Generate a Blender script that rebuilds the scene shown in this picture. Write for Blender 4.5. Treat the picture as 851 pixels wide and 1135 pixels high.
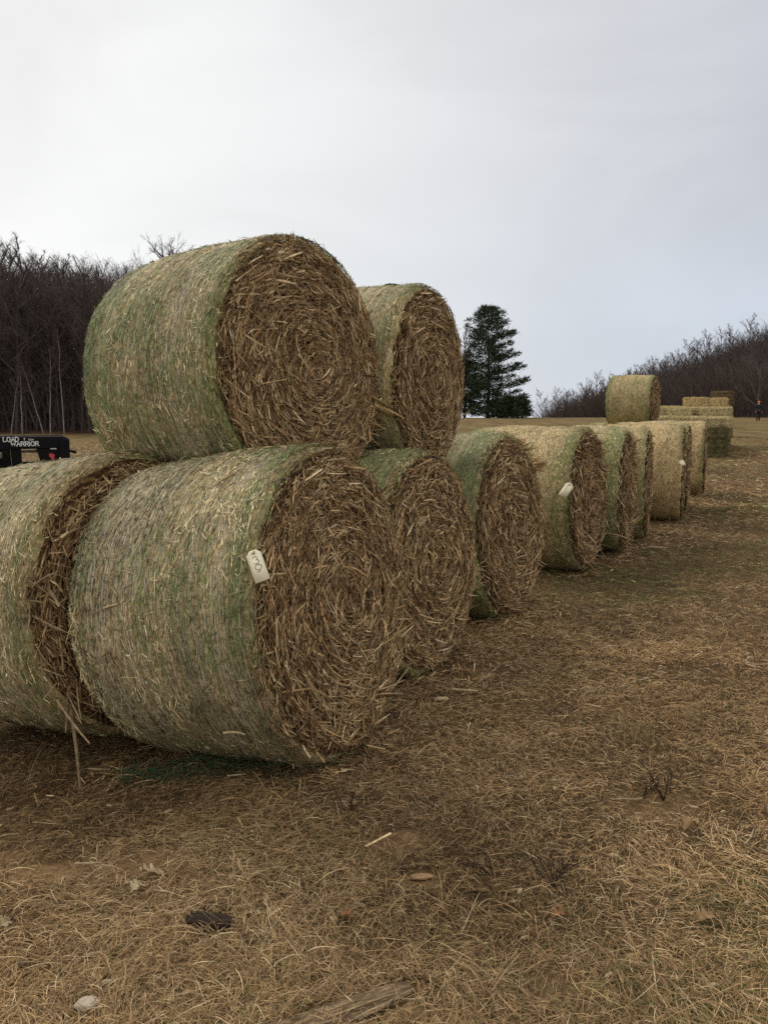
import bpy, math, random
import numpy as np

C = bpy.context.scene
for o in list(bpy.data.objects):
    bpy.data.objects.remove(o)
R_ = math.radians

# ------------------------------------------------------------------ camera
EYE = 1.65
cam_d = bpy.data.cameras.new('camera')
cam = bpy.data.objects.new('camera', cam_d)
C.collection.objects.link(cam)
cam.location = (0, 0, EYE)
cam.rotation_euler = (R_(90 - 7.0), 0, 0)
cam_d.sensor_fit = 'VERTICAL'
cam_d.sensor_height = 36.0
cam_d.lens = 36.0 * 900 / 1135
cam_d.clip_start = 0.05
cam_d.clip_end = 3000
C.camera = cam

# ------------------------------------------------------------------ sky, sun, exposure
SUN_AZ, SUN_EL = R_(-38), R_(42)            # azimuth from +Y towards +X
sun_dir = (math.sin(SUN_AZ) * math.cos(SUN_EL), math.cos(SUN_AZ) * math.cos(SUN_EL), math.sin(SUN_EL))
W = bpy.data.worlds.new('World')
C.world = W
W.use_nodes = True
nt = W.node_tree
nt.nodes.clear()


class G:
    """tiny node-graph helper"""
    def __init__(s, tree):
        s.t = tree

    def n(s, kind, **kw):
        nd = s.t.nodes.new(kind)
        for k, v in kw.items():
            setattr(nd, k, v)
        return nd

    def l(s, a, b):
        s.t.links.new(a, b)

    def put(s, sock, v):
        if v is None:
            return
        if hasattr(v, 'is_linked'):
            s.l(v, sock)
        else:
            try:
                sock.default_value = v
            except Exception:
                sock.default_value = (*v, 1.0) if len(v) == 3 else v[:3]

    def math(s, op, a, b=None, c=None, clamp=False):
        nd = s.n('ShaderNodeMath', operation=op, use_clamp=clamp)
        for i, v in enumerate((a, b, c)):
            s.put(nd.inputs[i], v)
        return nd.outputs[0]

    def mix(s, fac, a, b, mode='MIX'):
        nd = s.n('ShaderNodeMix', data_type='RGBA', blend_type=mode)
        s.put(nd.inputs[0], fac)
        s.put(nd.inputs[6], (*a, 1) if isinstance(a, tuple) and len(a) == 3 else a)
        s.put(nd.inputs[7], (*b, 1) if isinstance(b, tuple) and len(b) == 3 else b)
        return nd.outputs[2]

    def noise(s, vec, scale=1.0, detail=3.0, rough=0.55, dist=0.0):
        nd = s.n('ShaderNodeTexNoise')
        s.put(nd.inputs['Vector'], vec)
        nd.inputs['Scale'].default_value = scale
        nd.inputs['Detail'].default_value = detail
        nd.inputs['Roughness'].default_value = rough
        nd.inputs['Distortion'].default_value = dist
        return nd.outputs['Fac']

    def vmul(s, vec, m):
        nd = s.n('ShaderNodeVectorMath', operation='MULTIPLY')
        s.put(nd.inputs[0], vec)
        nd.inputs[1].default_value = m
        return nd.outputs[0]

    def ramp(s, fac, stops):
        nd = s.n('ShaderNodeValToRGB')
        s.put(nd.inputs[0], fac)
        cr = nd.color_ramp
        while len(cr.elements) < len(stops):
            cr.elements.new(0.5)
        for e, (p, c) in zip(cr.elements, stops):
            e.position = p
            e.color = (*c, 1) if len(c) == 3 else c
        return nd.outputs[0]

    def rng(s, v, a, b, c=0.0, d=1.0):
        nd = s.n('ShaderNodeMapRange')
        nd.interpolation_type = 'SMOOTHSTEP'
        s.put(nd.inputs[0], v)
        for i, q in enumerate((a, b, c, d)):
            nd.inputs[i + 1].default_value = q
        return nd.outputs[0]


g = G(nt)
sky = g.n('ShaderNodeTexSky', sky_type='NISHITA')
sky.sun_disc = False
sky.sun_elevation = SUN_EL
sky.sun_rotation = SUN_AZ
tc = g.n('ShaderNodeTexCoord').outputs['Generated']
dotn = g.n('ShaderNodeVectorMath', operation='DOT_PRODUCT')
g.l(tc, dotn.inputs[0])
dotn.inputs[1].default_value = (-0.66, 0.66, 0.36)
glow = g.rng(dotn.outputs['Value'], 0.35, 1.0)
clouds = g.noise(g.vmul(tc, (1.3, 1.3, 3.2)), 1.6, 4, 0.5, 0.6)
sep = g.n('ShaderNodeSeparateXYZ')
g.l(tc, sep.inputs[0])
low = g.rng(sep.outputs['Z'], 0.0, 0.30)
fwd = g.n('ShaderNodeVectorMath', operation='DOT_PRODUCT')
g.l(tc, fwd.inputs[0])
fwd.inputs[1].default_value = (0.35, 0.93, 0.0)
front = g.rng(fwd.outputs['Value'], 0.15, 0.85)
high = g.mix(front, (8.3, 7.95, 7.35), (5.35, 5.5, 5.9))           # unseen sky behind brightened and warmed to light bales and ground; blue-grey bank ahead
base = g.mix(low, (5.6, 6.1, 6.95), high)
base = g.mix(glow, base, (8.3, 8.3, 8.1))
cl = g.rng(clouds, 0.32, 0.68, 0.93, 1.05)
base = g.mix(1.0, base, cl, 'MULTIPLY')
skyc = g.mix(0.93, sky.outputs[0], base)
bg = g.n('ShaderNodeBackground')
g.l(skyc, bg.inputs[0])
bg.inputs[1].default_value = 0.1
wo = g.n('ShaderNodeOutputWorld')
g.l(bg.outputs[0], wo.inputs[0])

sl = bpy.data.lights.new('sun', 'SUN')
sl.energy = 1.5
sl.angle = R_(28)
sl.color = (1.0, 0.93, 0.82)
so = bpy.data.objects.new('sun', sl)
C.collection.objects.link(so)
so.rotation_euler = (R_(90) - SUN_EL, 0, math.pi - SUN_AZ)
so.location = (-20, 20, 30)

C.view_settings.view_transform = 'Standard'
C.view_settings.look = 'None'
C.view_settings.exposure = 0.18
C.view_settings.gamma = 1.0
C.view_settings.use_curve_mapping = False
C.cycles.max_bounces = 5
C.cycles.diffuse_bounces = 3
C.cycles.use_denoising = False

# ------------------------------------------------------------------ helpers
rs = np.random.default_rng(7)
random.seed(7)


def smooth(a, b, x):
    t = np.clip((np.asarray(x, float) - a) / (b - a), 0, 1)
    return t * t * (3 - 2 * t)


_tab = np.random.default_rng(3).random((256, 256))


def vnoise(x, y):
    """smooth 2-D value noise in 0..1"""
    xi, yi = np.floor(x).astype(int), np.floor(y).astype(int)
    fx, fy = x - xi, y - yi
    fx, fy = fx * fx * (3 - 2 * fx), fy * fy * (3 - 2 * fy)
    a, b = _tab[xi % 256, yi % 256], _tab[(xi + 1) % 256, yi % 256]
    c, d = _tab[xi % 256, (yi + 1) % 256], _tab[(xi + 1) % 256, (yi + 1) % 256]
    return (a * (1 - fx) + b * fx) * (1 - fy) + (c * (1 - fx) + d * fx) * fy


def fbm(x, y, n=4):
    s, a, t = 0, 1.0, 0
    for i in range(n):
        s = s + a * vnoise(x * 2 ** i + 17.3 * i, y * 2 ** i + 9.1 * i)
        t += a
        a *= 0.55
    return s / t


def terrain(x, y):
    x, y = np.asarray(x, float), np.asarray(y, float)
    z = 0.92 * smooth(20, 82, y) * smooth(-12, 8, x)
    z = z - 6.5 * smooth(112, 260, y) * smooth(-15, 5, x)
    z = z - 0.20 * smooth(0.1, -2.2, x) * smooth(2.4, 3.9, y) * (1 - smooth(12, 30, y))
    z = z + 25 * smooth(49, 116, x) * smooth(20, 90, y) * (1 - smooth(215, 300, y))                        # wooded hill on the right
    z = z + 15 * smooth(63, 118, y) * smooth(6, -26, x) + 6 * smooth(-40, -110, x) * smooth(20, 90, y)
    near = 1 - smooth(18, 45, np.hypot(x, y))
    z = z + near * (0.05 * (fbm(x * 1.1 + 40, y * 1.1 + 40, 3) - 0.5) + 0.05 * (fbm(x * 4.5, y * 4.5, 3) - 0.5))
    z = z + (1 - near) * 0.12 * (fbm(x * 0.25, y * 0.25, 3) - 0.5)
    return z


def tz(x, y):
    return float(terrain(np.array([x]), np.array([y]))[0])


def ground_at(px, py, z=0.0):
    """world point of the flat ground seen at a photo pixel (only used to read off positions)"""
    cx, cy = (px - 425.5) / 900, (567.5 - py) / 900
    c, s = math.cos(R_(7)), math.sin(R_(7))
    d = (cx, c + cy * s, cy * c - s)
    k = (z - EYE) / d[2]
    x, y = d[0] * k, d[1] * k
    return x, y, tz(x, y)


def at(px, py, Y):
    cx, cy = (px - 425.5) / 900, (567.5 - py) / 900
    c, s = math.cos(R_(7)), math.sin(R_(7))
    d = (cx, c + cy * s, cy * c - s)
    k = Y / d[1]
    return d[0] * k, Y, EYE + d[2] * k


def mesh_obj(name, V, F, mat, parent=None, col=None, uv=None, shade=False, attr=None, mats=None, midx=None):
    """V (n,3), F a (m,k) array or list of faces -> ONE linked mesh object"""
    me = bpy.data.meshes.new(name)
    V = np.asarray(V, np.float32)
    if isinstance(F, np.ndarray):
        m, k = F.shape
        me.vertices.add(len(V))
        me.vertices.foreach_set('co', V.ravel())
        me.loops.add(m * k)
        me.loops.foreach_set('vertex_index', F.astype(np.int32).ravel())
        me.polygons.add(m)
        me.polygons.foreach_set('loop_start', np.arange(0, m * k, k, dtype=np.int32))
        me.polygons.foreach_set('loop_total', np.full(m, k, np.int32))
        me.update(calc_edges=True)
    else:
        me.from_pydata(V.tolist(), [], F)
    if col is not None:
        a = me.color_attributes.new('Col', 'FLOAT_COLOR', 'POINT')
        a.data.foreach_set('color', np.c_[np.asarray(col, np.float32), np.ones(len(V), np.float32)].astype(np.float32).ravel())
    if attr is not None:
        for nm, vals in attr.items():
            a = me.attributes.new(nm, 'FLOAT', 'POINT')
            a.data.foreach_set('value', np.asarray(vals, np.float32))
    if uv is not None:
        u = me.uv_layers.new(name='UVMap')
        li = np.zeros(len(me.loops), np.int32)
        me.loops.foreach_get('vertex_index', li)
        u.data.foreach_set('uv', np.asarray(uv, np.float32)[li].ravel())
    for m_ in (mats or [mat]):
        me.materials.append(m_)
    if midx is not None:
        me.polygons.foreach_set('material_index', np.asarray(midx, np.int32))
    if shade:
        me.polygons.foreach_set('use_smooth', np.ones(len(me.polygons), bool))
    me.update()
    o = bpy.data.objects.new(name, me)
    C.collection.objects.link(o)
    if parent is not None:
        o.parent = parent
    return o


def tag(o, label=None, cat=None, group=None, kind=None):
    for k, v in (('label', label), ('category', cat), ('group', group), ('kind', kind)):
        if v:
            o[k] = v
    return o


def empty(name, loc, rz=0.0, label=None, cat=None, group=None):
    o = bpy.data.objects.new(name, None)
    o.empty_display_size = 0.2
    C.collection.objects.link(o)
    o.location = loc
    o.rotation_euler = (0, 0, rz)
    return tag(o, label, cat, group)


def copy_tree(o, parent=None):
    c = o.copy()
    C.collection.objects.link(c)
    if parent is not None:
        c.parent = parent
    for ch in [q for q in o.children]:
        copy_tree(ch, c)
    return c


def unit(v):
    v = np.asarray(v, float)
    return v / np.maximum(np.linalg.norm(v, axis=-1, keepdims=True), 1e-9)


def strips(P, Wd, N):
    """P (n,k,3) centre lines, Wd (n,k) widths, N (n,3) flake normals -> V, F (quads)"""
    n, k, _ = P.shape
    T = np.empty_like(P)
    T[:, 1:-1] = P[:, 2:] - P[:, :-2]
    T[:, 0] = P[:, 1] - P[:, 0]
    T[:, -1] = P[:, -1] - P[:, -2]
    S = unit(np.cross(T, N[:, None, :])) * (Wd[..., None] * 0.5)
    V = np.stack([P - S, P + S], 2).reshape(n * k * 2, 3)
    b = (np.arange(n) * k * 2)[:, None] + (np.arange(k - 1) * 2)[None, :]
    F = np.stack([b, b + 1, b + 3, b + 2], -1).reshape(-1, 4)
    return V, F


def tubes(lines):
    """lines: list of (points, radii, sides) -> V, F"""
    Vs, Fs, off = [], [], 0
    for pts, rad, ns in lines:
        pts = np.asarray(pts, float)
        rad = np.asarray(rad, float) * np.ones(len(pts))
        T = np.gradient(pts, axis=0) if len(pts) > 1 else np.array([[0, 0, 1.]])
        T = unit(T)
        ref = np.array([0.31, 0.17, 0.94]) if abs(T[0][2]) < 0.8 else np.array([0.94, 0.2, 0.1])
        A = unit(np.cross(T, ref))
        B = np.cross(T, A)
        th = np.linspace(0, 2 * np.pi, ns, endpoint=False)
        ring = pts[:, None] + rad[:, None, None] * (np.cos(th)[None, :, None] * A[:, None] + np.sin(th)[None, :, None] * B[:, None])
        Vs.append(ring.reshape(-1, 3))
        k = len(pts)
        i = (np.arange(k - 1) * ns)[:, None]
        j = np.arange(ns)[None, :]
        jn = (j + 1) % ns
        Fs.append(np.stack([i + j, i + jn, i + ns + jn, i + ns + j], -1).reshape(-1, 4) + off)
        off += k * ns
    return np.concatenate(Vs), np.concatenate(Fs)


def boxes(bl):
    """bl: list of (x0,x1,y0,y1,z0,z1) -> V, F ; slightly chamfered boxes"""
    Vs, Fs, off = [], [], 0
    for b in bl:
        x0, x1, y0, y1, z0, z1 = b
        v = np.array([[x, y, z] for z in (z0, z1) for y in (y0, y1) for x in (x0, x1)])
        f = np.array([[0, 2, 3, 1], [4, 5, 7, 6], [0, 1, 5, 4], [2, 6, 7, 3], [0, 4, 6, 2], [1, 3, 7, 5]]) + off
        Vs.append(v)
        Fs.append(f)
        off += 8
    return np.concatenate(Vs), np.concatenate(Fs)


def bevel(o, w=0.01, seg=2):
    m = o.modifiers.new('bevel', 'BEVEL')
    m.width = w
    m.segments = seg
    m.limit_method = 'ANGLE'
    return o


# ------------------------------------------------------------------ materials
def new_mat(name):
    m = bpy.data.materials.new(name)
    m.use_nodes = True
    g = G(m.node_tree)
    b = m.node_tree.nodes['Principled BSDF']
    b.inputs['Specular IOR Level'].default_value = 0.25
    b.inputs['Roughness'].default_value = 0.85
    return m, g, b


def add_bump(g, b, h, strength=0.5, dist=0.01):
    bp = g.n('ShaderNodeBump')
    bp.inputs['Strength'].default_value = strength
    bp.inputs['Distance'].default_value = dist
    g.l(h, bp.inputs['Height'])
    g.l(bp.outputs[0], b.inputs['Normal'])


def mat_col(name, rough=0.8, spec=0.25, var=0.35, scale=60):
    """colour from the mesh's own per-flake colour attribute, broken by fine fibre noise"""
    m, g, b = new_mat(name)
    a = g.n('ShaderNodeAttribute', attribute_name='Col').outputs['Color']
    pos = g.n('ShaderNodeTexCoord').outputs['Object']
    n = g.noise(pos, scale, 2, 0.6)
    f = g.rng(n, 0.25, 0.75, 1 - var, 1 + var)
    g.l(g.mix(1.0, a, f, 'MULTIPLY'), b.inputs['Base Color'])
    b.inputs['Roughness'].default_value = rough
    b.inputs['Specular IOR Level'].default_value = spec
    return m


def mat_plain(name, colr, rough=0.6, spec=0.4, metal=0.0, var=0.2, scale=8.0, bump=0.0, bscale=40.0):
    m, g, b = new_mat(name)
    pos = g.n('ShaderNodeTexCoord').outputs['Object']
    n = g.noise(pos, scale, 5, 0.6)
    f = g.rng(n, 0.2, 0.8, 1 - var, 1 + var)
    g.l(g.mix(1.0, colr, f, 'MULTIPLY'), b.inputs['Base Color'])
    b.inputs['Roughness'].default_value = rough
    b.inputs['Specular IOR Level'].default_value = spec
    b.inputs['Metallic'].default_value = metal
    if bump:
        add_bump(g, b, g.noise(pos, bscale, 4, 0.6), bump, 0.01)
    return m


def mat_net(name, green=0.5, tan=(0.60, 0.455, 0.235), seed=0.0):
    """straw seen through a net wrap: fine threads round the bale over streaky straw"""
    m, g, b = new_mat(name)
    uv = g.n('ShaderNodeUVMap').outputs[0]
    ax = g.n('ShaderNodeAttribute', attribute_name='ax').outputs['Fac']
    fine = g.noise(g.vmul(uv, (80, 22, 1)), 1.0, 4, 0.75, 0.5)
    fine2 = g.noise(g.vmul(uv, (34, 50, 1)), 1.0, 3, 0.7, 0.6)
    fmix = g.math('ADD', g.math('MULTIPLY', fine, 0.6), g.math('MULTIPLY', fine2, 0.4))
    dk = tuple(c * 0.22 for c in tan)
    md = (tan[0] * 0.62, tan[1] * 0.6, tan[2] * 0.56)
    straw = g.ramp(fmix, [(0.35, dk), (0.46, md), (0.56, tan), (0.68, tuple(min(c * 1.4, 0.8) for c in tan))])
    # green net: bands of doubled net near both ends and in streaks round the bale
    band = g.noise(g.vmul(uv, (6.5, 0.55, 1)), 1.0, 3, 0.6, 0.3)
    patch = g.noise(g.vmul(uv, (3.2, 2.6, 1)), 1.0, 5, 0.65)
    ends = g.rng(ax, 0.40, 0.98)
    gsum = g.math('ADD', g.math('ADD', band, g.math('MULTIPLY', ends, 0.17)), g.math('MULTIPLY', patch, 0.6))
    gm = g.rng(gsum, 0.92 - 0.22 * green, 1.16 - 0.22 * green)
    brk = g.rng(g.noise(g.vmul(uv, (120, 22, 1)), 1.0, 2, 0.6), 0.35, 0.62, 0.25, 1.0)
    gf = g.math('MULTIPLY', g.math('MULTIPLY', gm, brk), 0.78)
    gcol = g.ramp(fmix, [(0.36, (0.026, 0.042, 0.012)), (0.52, (0.14, 0.19, 0.055)), (0.66, (0.40, 0.42, 0.18))])
    c1 = g.mix(gf, straw, gcol)
    # net threads
    su = g.n('ShaderNodeSeparateXYZ')
    g.l(uv, su.inputs[0])
    wob = g.noise(g.vmul(uv, (9, 3, 1)), 1.0, 2, 0.5)
    th = g.math('FRACT', g.math('ADD', g.math('MULTIPLY', su.outputs[0], 74.0), g.math('MULTIPLY', wob, 2.6)))
    thl = g.rng(g.math('ABSOLUTE', g.math('SUBTRACT', th, 0.5)), 0.22, 0.10)
    tbr = g.rng(g.noise(g.vmul(uv, (30, 5, 1)), 1.0, 3, 0.6), 0.38, 0.6)
    tf = g.math('MULTIPLY', g.math('MULTIPLY', thl, tbr), 0.55)
    tcol = g.mix(gm, (0.66, 0.58, 0.42), (0.22, 0.35, 0.16))
    c2 = g.mix(tf, c1, tcol)
    # weathered blotches
    bl = g.noise(g.vmul(uv, (4.5, 2.4, 1)), 1.0, 4, 0.65)
    bf = g.rng(bl, 0.52, 0.72, 0.0, 0.6)
    c3 = g.mix(bf, c2, g.mix(1.0, c2, (0.42, 0.38, 0.37), 'MULTIPLY'))
    g.l(c3, b.inputs['Base Color'])
    add_bump(g, b, g.math('ADD', fmix, g.math('MULTIPLY', tf, 0.25)), 0.9, 0.012)
    return m


def mat_end(name):
    m, g, b = new_mat(name)
    pos = g.n('ShaderNodeTexCoord').outputs['Object']
    s = g.n('ShaderNodeSeparateXYZ')
    g.l(pos, s.inputs[0])
    r = g.math('SQRT', g.math('ADD', g.math('POWER', s.outputs[1], 2), g.math('POWER', s.outputs[2], 2)))
    wob = g.noise(pos, 7, 3, 0.6)
    n = g.noise(pos, 70, 3, 0.6)
    wv = g.math('SINE', g.math('ADD', g.math('MULTIPLY', r, 160), g.math('MULTIPLY', wob, 14)))
    h = g.math('ADD', g.math('MULTIPLY', wv, 0.15), n)
    c = g.ramp(h, [(0.3, (0.035, 0.018, 0.008)), (0.55, (0.14, 0.075, 0.03)), (0.8, (0.34, 0.205, 0.085))])
    g.l(c, b.inputs['Base Color'])
    add_bump(g, b, h, 1.0, 0.02)
    return m


M_flake = mat_col('straw_flakes', 0.72, 0.3, 0.35, 45)
M_end = mat_end('cut_straw_end')
M_netA = mat_net('net_wrap_green_straw', 0.55)
M_netB = mat_net('net_wrap_pale_straw', 0.25, (0.62, 0.475, 0.255))
M_netC = mat_net('net_wrap_deep_green', 0.85, (0.52, 0.43, 0.22))
M_netD = mat_net('net_wrap_golden_straw', 0.02, (0.64, 0.465, 0.235))
M_grass = mat_col('dead_grass', 0.8, 0.2, 0.25, 30)
M_bark = mat_plain('bark', (0.075, 0.060, 0.053), 0.95, 0.1, 0, 0.4, 3.0)
M_twig = mat_plain('twigs', (0.105, 0.082, 0.074), 0.95, 0.1, 0, 0.3, 1.0)
M_birch = mat_plain('birch_bark', (.30, .275, .25), 0.8, 0.2, 0, 0.45, 4.0)
M_needle = mat_col('pine_needles', 0.7, 0.25, 0.3, 4)


# ------------------------------------------------------------------ ground
def ground_material():
    m, g, b = new_mat('field_ground')
    pos = g.n('ShaderNodeTexCoord').outputs['Object']
    fine = g.noise(pos, 38, 5, 0.7, 0.8)
    med = g.noise(pos, 4.0, 5, 0.65)
    big = g.noise(pos, 0.35, 4, 0.6)
    thatch = g.ramp(fine, [(0.30, (0.040, 0.025, 0.012)), (0.5, (0.15, 0.093, 0.044)), (0.72, (0.32, 0.21, 0.105))])
    soil = g.ramp(fine, [(0.3, (0.06, 0.040, 0.022)), (0.7, (0.20, 0.135, 0.075))])
    c = g.mix(g.rng(med, 0.42, 0.62), thatch, soil)
    # far field: mown grass, tan and olive
    s = g.n('ShaderNodeSeparateXYZ')
    g.l(pos, s.inputs[0])
    far = g.rng(s.outputs[1], 12, 42)
    streak = g.noise(g.vmul(pos, (0.9, 0.25, 0.3)), 1.0, 6, 0.7)
    clump = g.noise(pos, 2.6, 5, 0.75)
    fc = g.ramp(g.math('ADD', g.math('MULTIPLY', streak, 0.5), g.math('MULTIPLY', clump, 0.5)),
                [(0.36, (0.065, 0.043, 0.018)), (0.47, (0.14, 0.098, 0.040)), (0.56, (0.21, 0.148, 0.064)), (0.68, (0.29, 0.21, 0.10))])
    c = g.mix(far, c, fc)
    sa = g.n('ShaderNodeAttribute', attribute_name='sand').outputs['Fac']
    sandc = g.ramp(g.noise(pos, 30, 4, 0.7), [(0.3, (0.17, 0.10, 0.048)), (0.7, (0.42, 0.27, 0.135))])
    c = g.mix(sa, c, sandc)
    # leaf litter under the woods on both sides
    litn = g.noise(pos, 0.9, 5, 0.7)
    lit = g.ramp(litn, [(0.35, (0.040, 0.024, 0.016)), (0.65, (0.13, 0.078, 0.05))])
    edge = g.noise(pos, 0.15, 3, 0.6)
    wobl = g.math('MULTIPLY', g.math('SUBTRACT', edge, 0.5), 9)
    right = g.rng(g.math('ADD', s.outputs[0], wobl), 48, 51)
    lf = g.math('MULTIPLY', g.rng(g.math('ADD', s.outputs[1], wobl), 61, 64), g.rng(s.outputs[0], 2, -6))
    c = g.mix(g.math('MAXIMUM', right, lf), c, lit)
    g.l(c, b.inputs['Base Color'])
    b.inputs['Roughness'].default_value = 0.95
    b.inputs['Specular IOR Level'].default_value = 0.1
    add_bump(g, b, g.math('ADD', fine, g.math('MULTIPLY', med, 0.8)), 0.8, 0.03)
    return m


SAND = []
for px, py, r, k in ((44, 960, .12, 1.), (70, 955, .09, .8), (440, 935, .09, 1.), (455, 930, .06, .8), (165, 948, .14, .6), (470, 977, .06, .8), (735, 893, .16, .55), (8, 935, .1, .6), (610, 1095, .09, .4)):
    gx_, gy_, gz_ = ground_at(px, py)
    SAND.append((gx_, gy_, r, k))


def graded(lo, hi, a, b, step, grow):
    core = list(np.arange(a, b, step))
    s, v, up = step, b, []
    while v < hi:
        up.append(v)
        s *= grow
        v += s
    up.append(hi)
    s, v, dn = step, a - step, []
    while v > lo:
        dn.append(v)
        s *= grow
        v -= s
    dn.append(lo)
    return np.array(sorted(dn) + core + up)


gx = graded(-700, 700, -3.6, 5.0, 0.035, 1.07)
gy = graded(-60, 900, 1.4, 9, 0.035, 1.06)
XX, YY = np.meshgrid(gx, gy, indexing='ij')
VV = np.stack([XX, YY, terrain(XX, YY)], -1).reshape(-1, 3)
ny = len(gy)
ii, jj = np.meshgrid(np.arange(len(gx) - 1), np.arange(ny - 1), indexing='ij')
FF = np.stack([ii * ny + jj, (ii + 1) * ny + jj, (ii + 1) * ny + jj + 1, ii * ny + jj + 1], -1).reshape(-1, 4)
sand = np.zeros(len(VV))
for sx_, sy_, r, k in SAND:
    q = np.hypot((VV[:, 0] - sx_) / 1.5, VV[:, 1] - sy_) / r + .9 * (fbm(VV[:, 0] * 9, VV[:, 1] * 9, 3) - .5)
    sand = np.maximum(sand, k * (1 - smooth(.55, 1.1, q)))
tag(mesh_obj('ground', VV, FF, ground_material(), shade=True, attr={'sand': sand}), kind='structure')

# ------------------------------------------------------------------ round bales
PAL_FACE = np.array([[.50, .335, .155], [.37, .228, .098], [.23, .13, .052], [.66, .50, .275], [.11, .058, .026], [.31, .185, .082]])
PW_FACE = [.25, .22, .19, .13, .10, .11]
PAL_SIDE = np.array([[.66, .53, .28], [.84, .73, .47], [.37, .265, .12], [.19, .22, .075], [.38, .38, .165], [.12, .075, .035]])


def face_flakes(Rf, n, seed, big=1.0, ragged=1.0, warm=1.0):
    r_ = np.random.default_rng(seed)
    r = Rf * np.sqrt(r_.random(n))
    th = r_.random(n) * 2 * np.pi
    spread = np.where(r_.random(n) < 0.27, 1.1, 0.30)
    ang = th + np.pi / 2 + r_.normal(size=n) * spread * (1 + 0.7 * np.exp(-r / 0.12)) - 0.10
    large = r_.random(n) < 0.11
    Ln = np.where(large, r_.uniform(.09, .17, n), r_.uniform(.025, .085, n)) * big
    Wd = np.where(large, r_.uniform(.005, .011, n), r_.uniform(.0025, .0075, n)) * big
    ring = 0.5 + 0.5 * np.sin(r * 62 + 2.2 * np.sin(th * 2 + seed) + 1.2 * np.sin(th * 5))
    lump = 0.5 + 0.5 * np.sin(3 * th + seed) * np.sin(r * 9 + seed * 2)
    off = (0.004 + 0.030 * r_.random(n) ** 1.6 * ragged) * (0.35 + 0.65 * ring) + 0.018 * lump * ragged + 0.022 * np.exp(-((r - 0.1) / .2) ** 2)
    tilt = r_.normal(size=n) * 0.16 * ragged + (r_.random(n) < 0.05 * ragged) * r_.uniform(.1, .8, n)
    edge_ = np.clip((r - (Rf - .10)) / .10, 0, 1) ** 1.5
    off = off * (1 - .7 * edge_) - .062 * edge_
    d = np.stack([np.sin(tilt), np.cos(ang) * np.cos(tilt), np.sin(ang) * np.cos(tilt)], -1)
    c = np.stack([off, r * np.cos(th), r * np.sin(th)], -1)
    c[:, 0] += np.abs(np.sin(tilt)) * Ln * 0.45
    nrm = np.stack([np.ones(n), r_.normal(size=n) * .5, r_.normal(size=n) * .5], -1)
    nrm = unit(nrm)
    # bend: follow the ring
    inward = -np.stack([np.zeros(n), np.cos(th), np.sin(th)], -1)
    k = 4
    s = np.linspace(-.5, .5, k)
    P = c[:, None] + d[:, None] * (s[None, :, None] * Ln[:, None, None])
    P = P + inward[:, None] * ((s ** 2)[None, :, None] * (Ln ** 2 / np.maximum(r, .12) * 0.5)[:, None, None])
    P = P + nrm[:, None] * ((r_.normal(size=n) * .06 * Ln)[:, None, None] * (s ** 2 * 4)[None, :, None])
    # keep inside the rim
    rr = np.hypot(P[..., 1], P[..., 2])
    lim = np.minimum(1, (Rf + .012) / np.maximum(rr, 1e-6))
    P[..., 1] *= lim
    P[..., 2] *= lim
    prof = np.array([.55, 1, .95, .4])
    V, F = strips(P, Wd[:, None] * prof[None], nrm)
    ci = r_.choice(len(PAL_FACE), n, p=PW_FACE)
    col = PAL_FACE[ci] * np.array([.95, .98, 1.06]) * r_.uniform(.62, 1.42, (n, 1)) * (0.86 + 0.22 * ring[:, None])
    col = col * np.array([1.0, 1.0 + (1 - warm) * .1, 1.0 + (1 - warm) * .3])
    return V, F, np.repeat(col, k * 2, 0)


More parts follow.
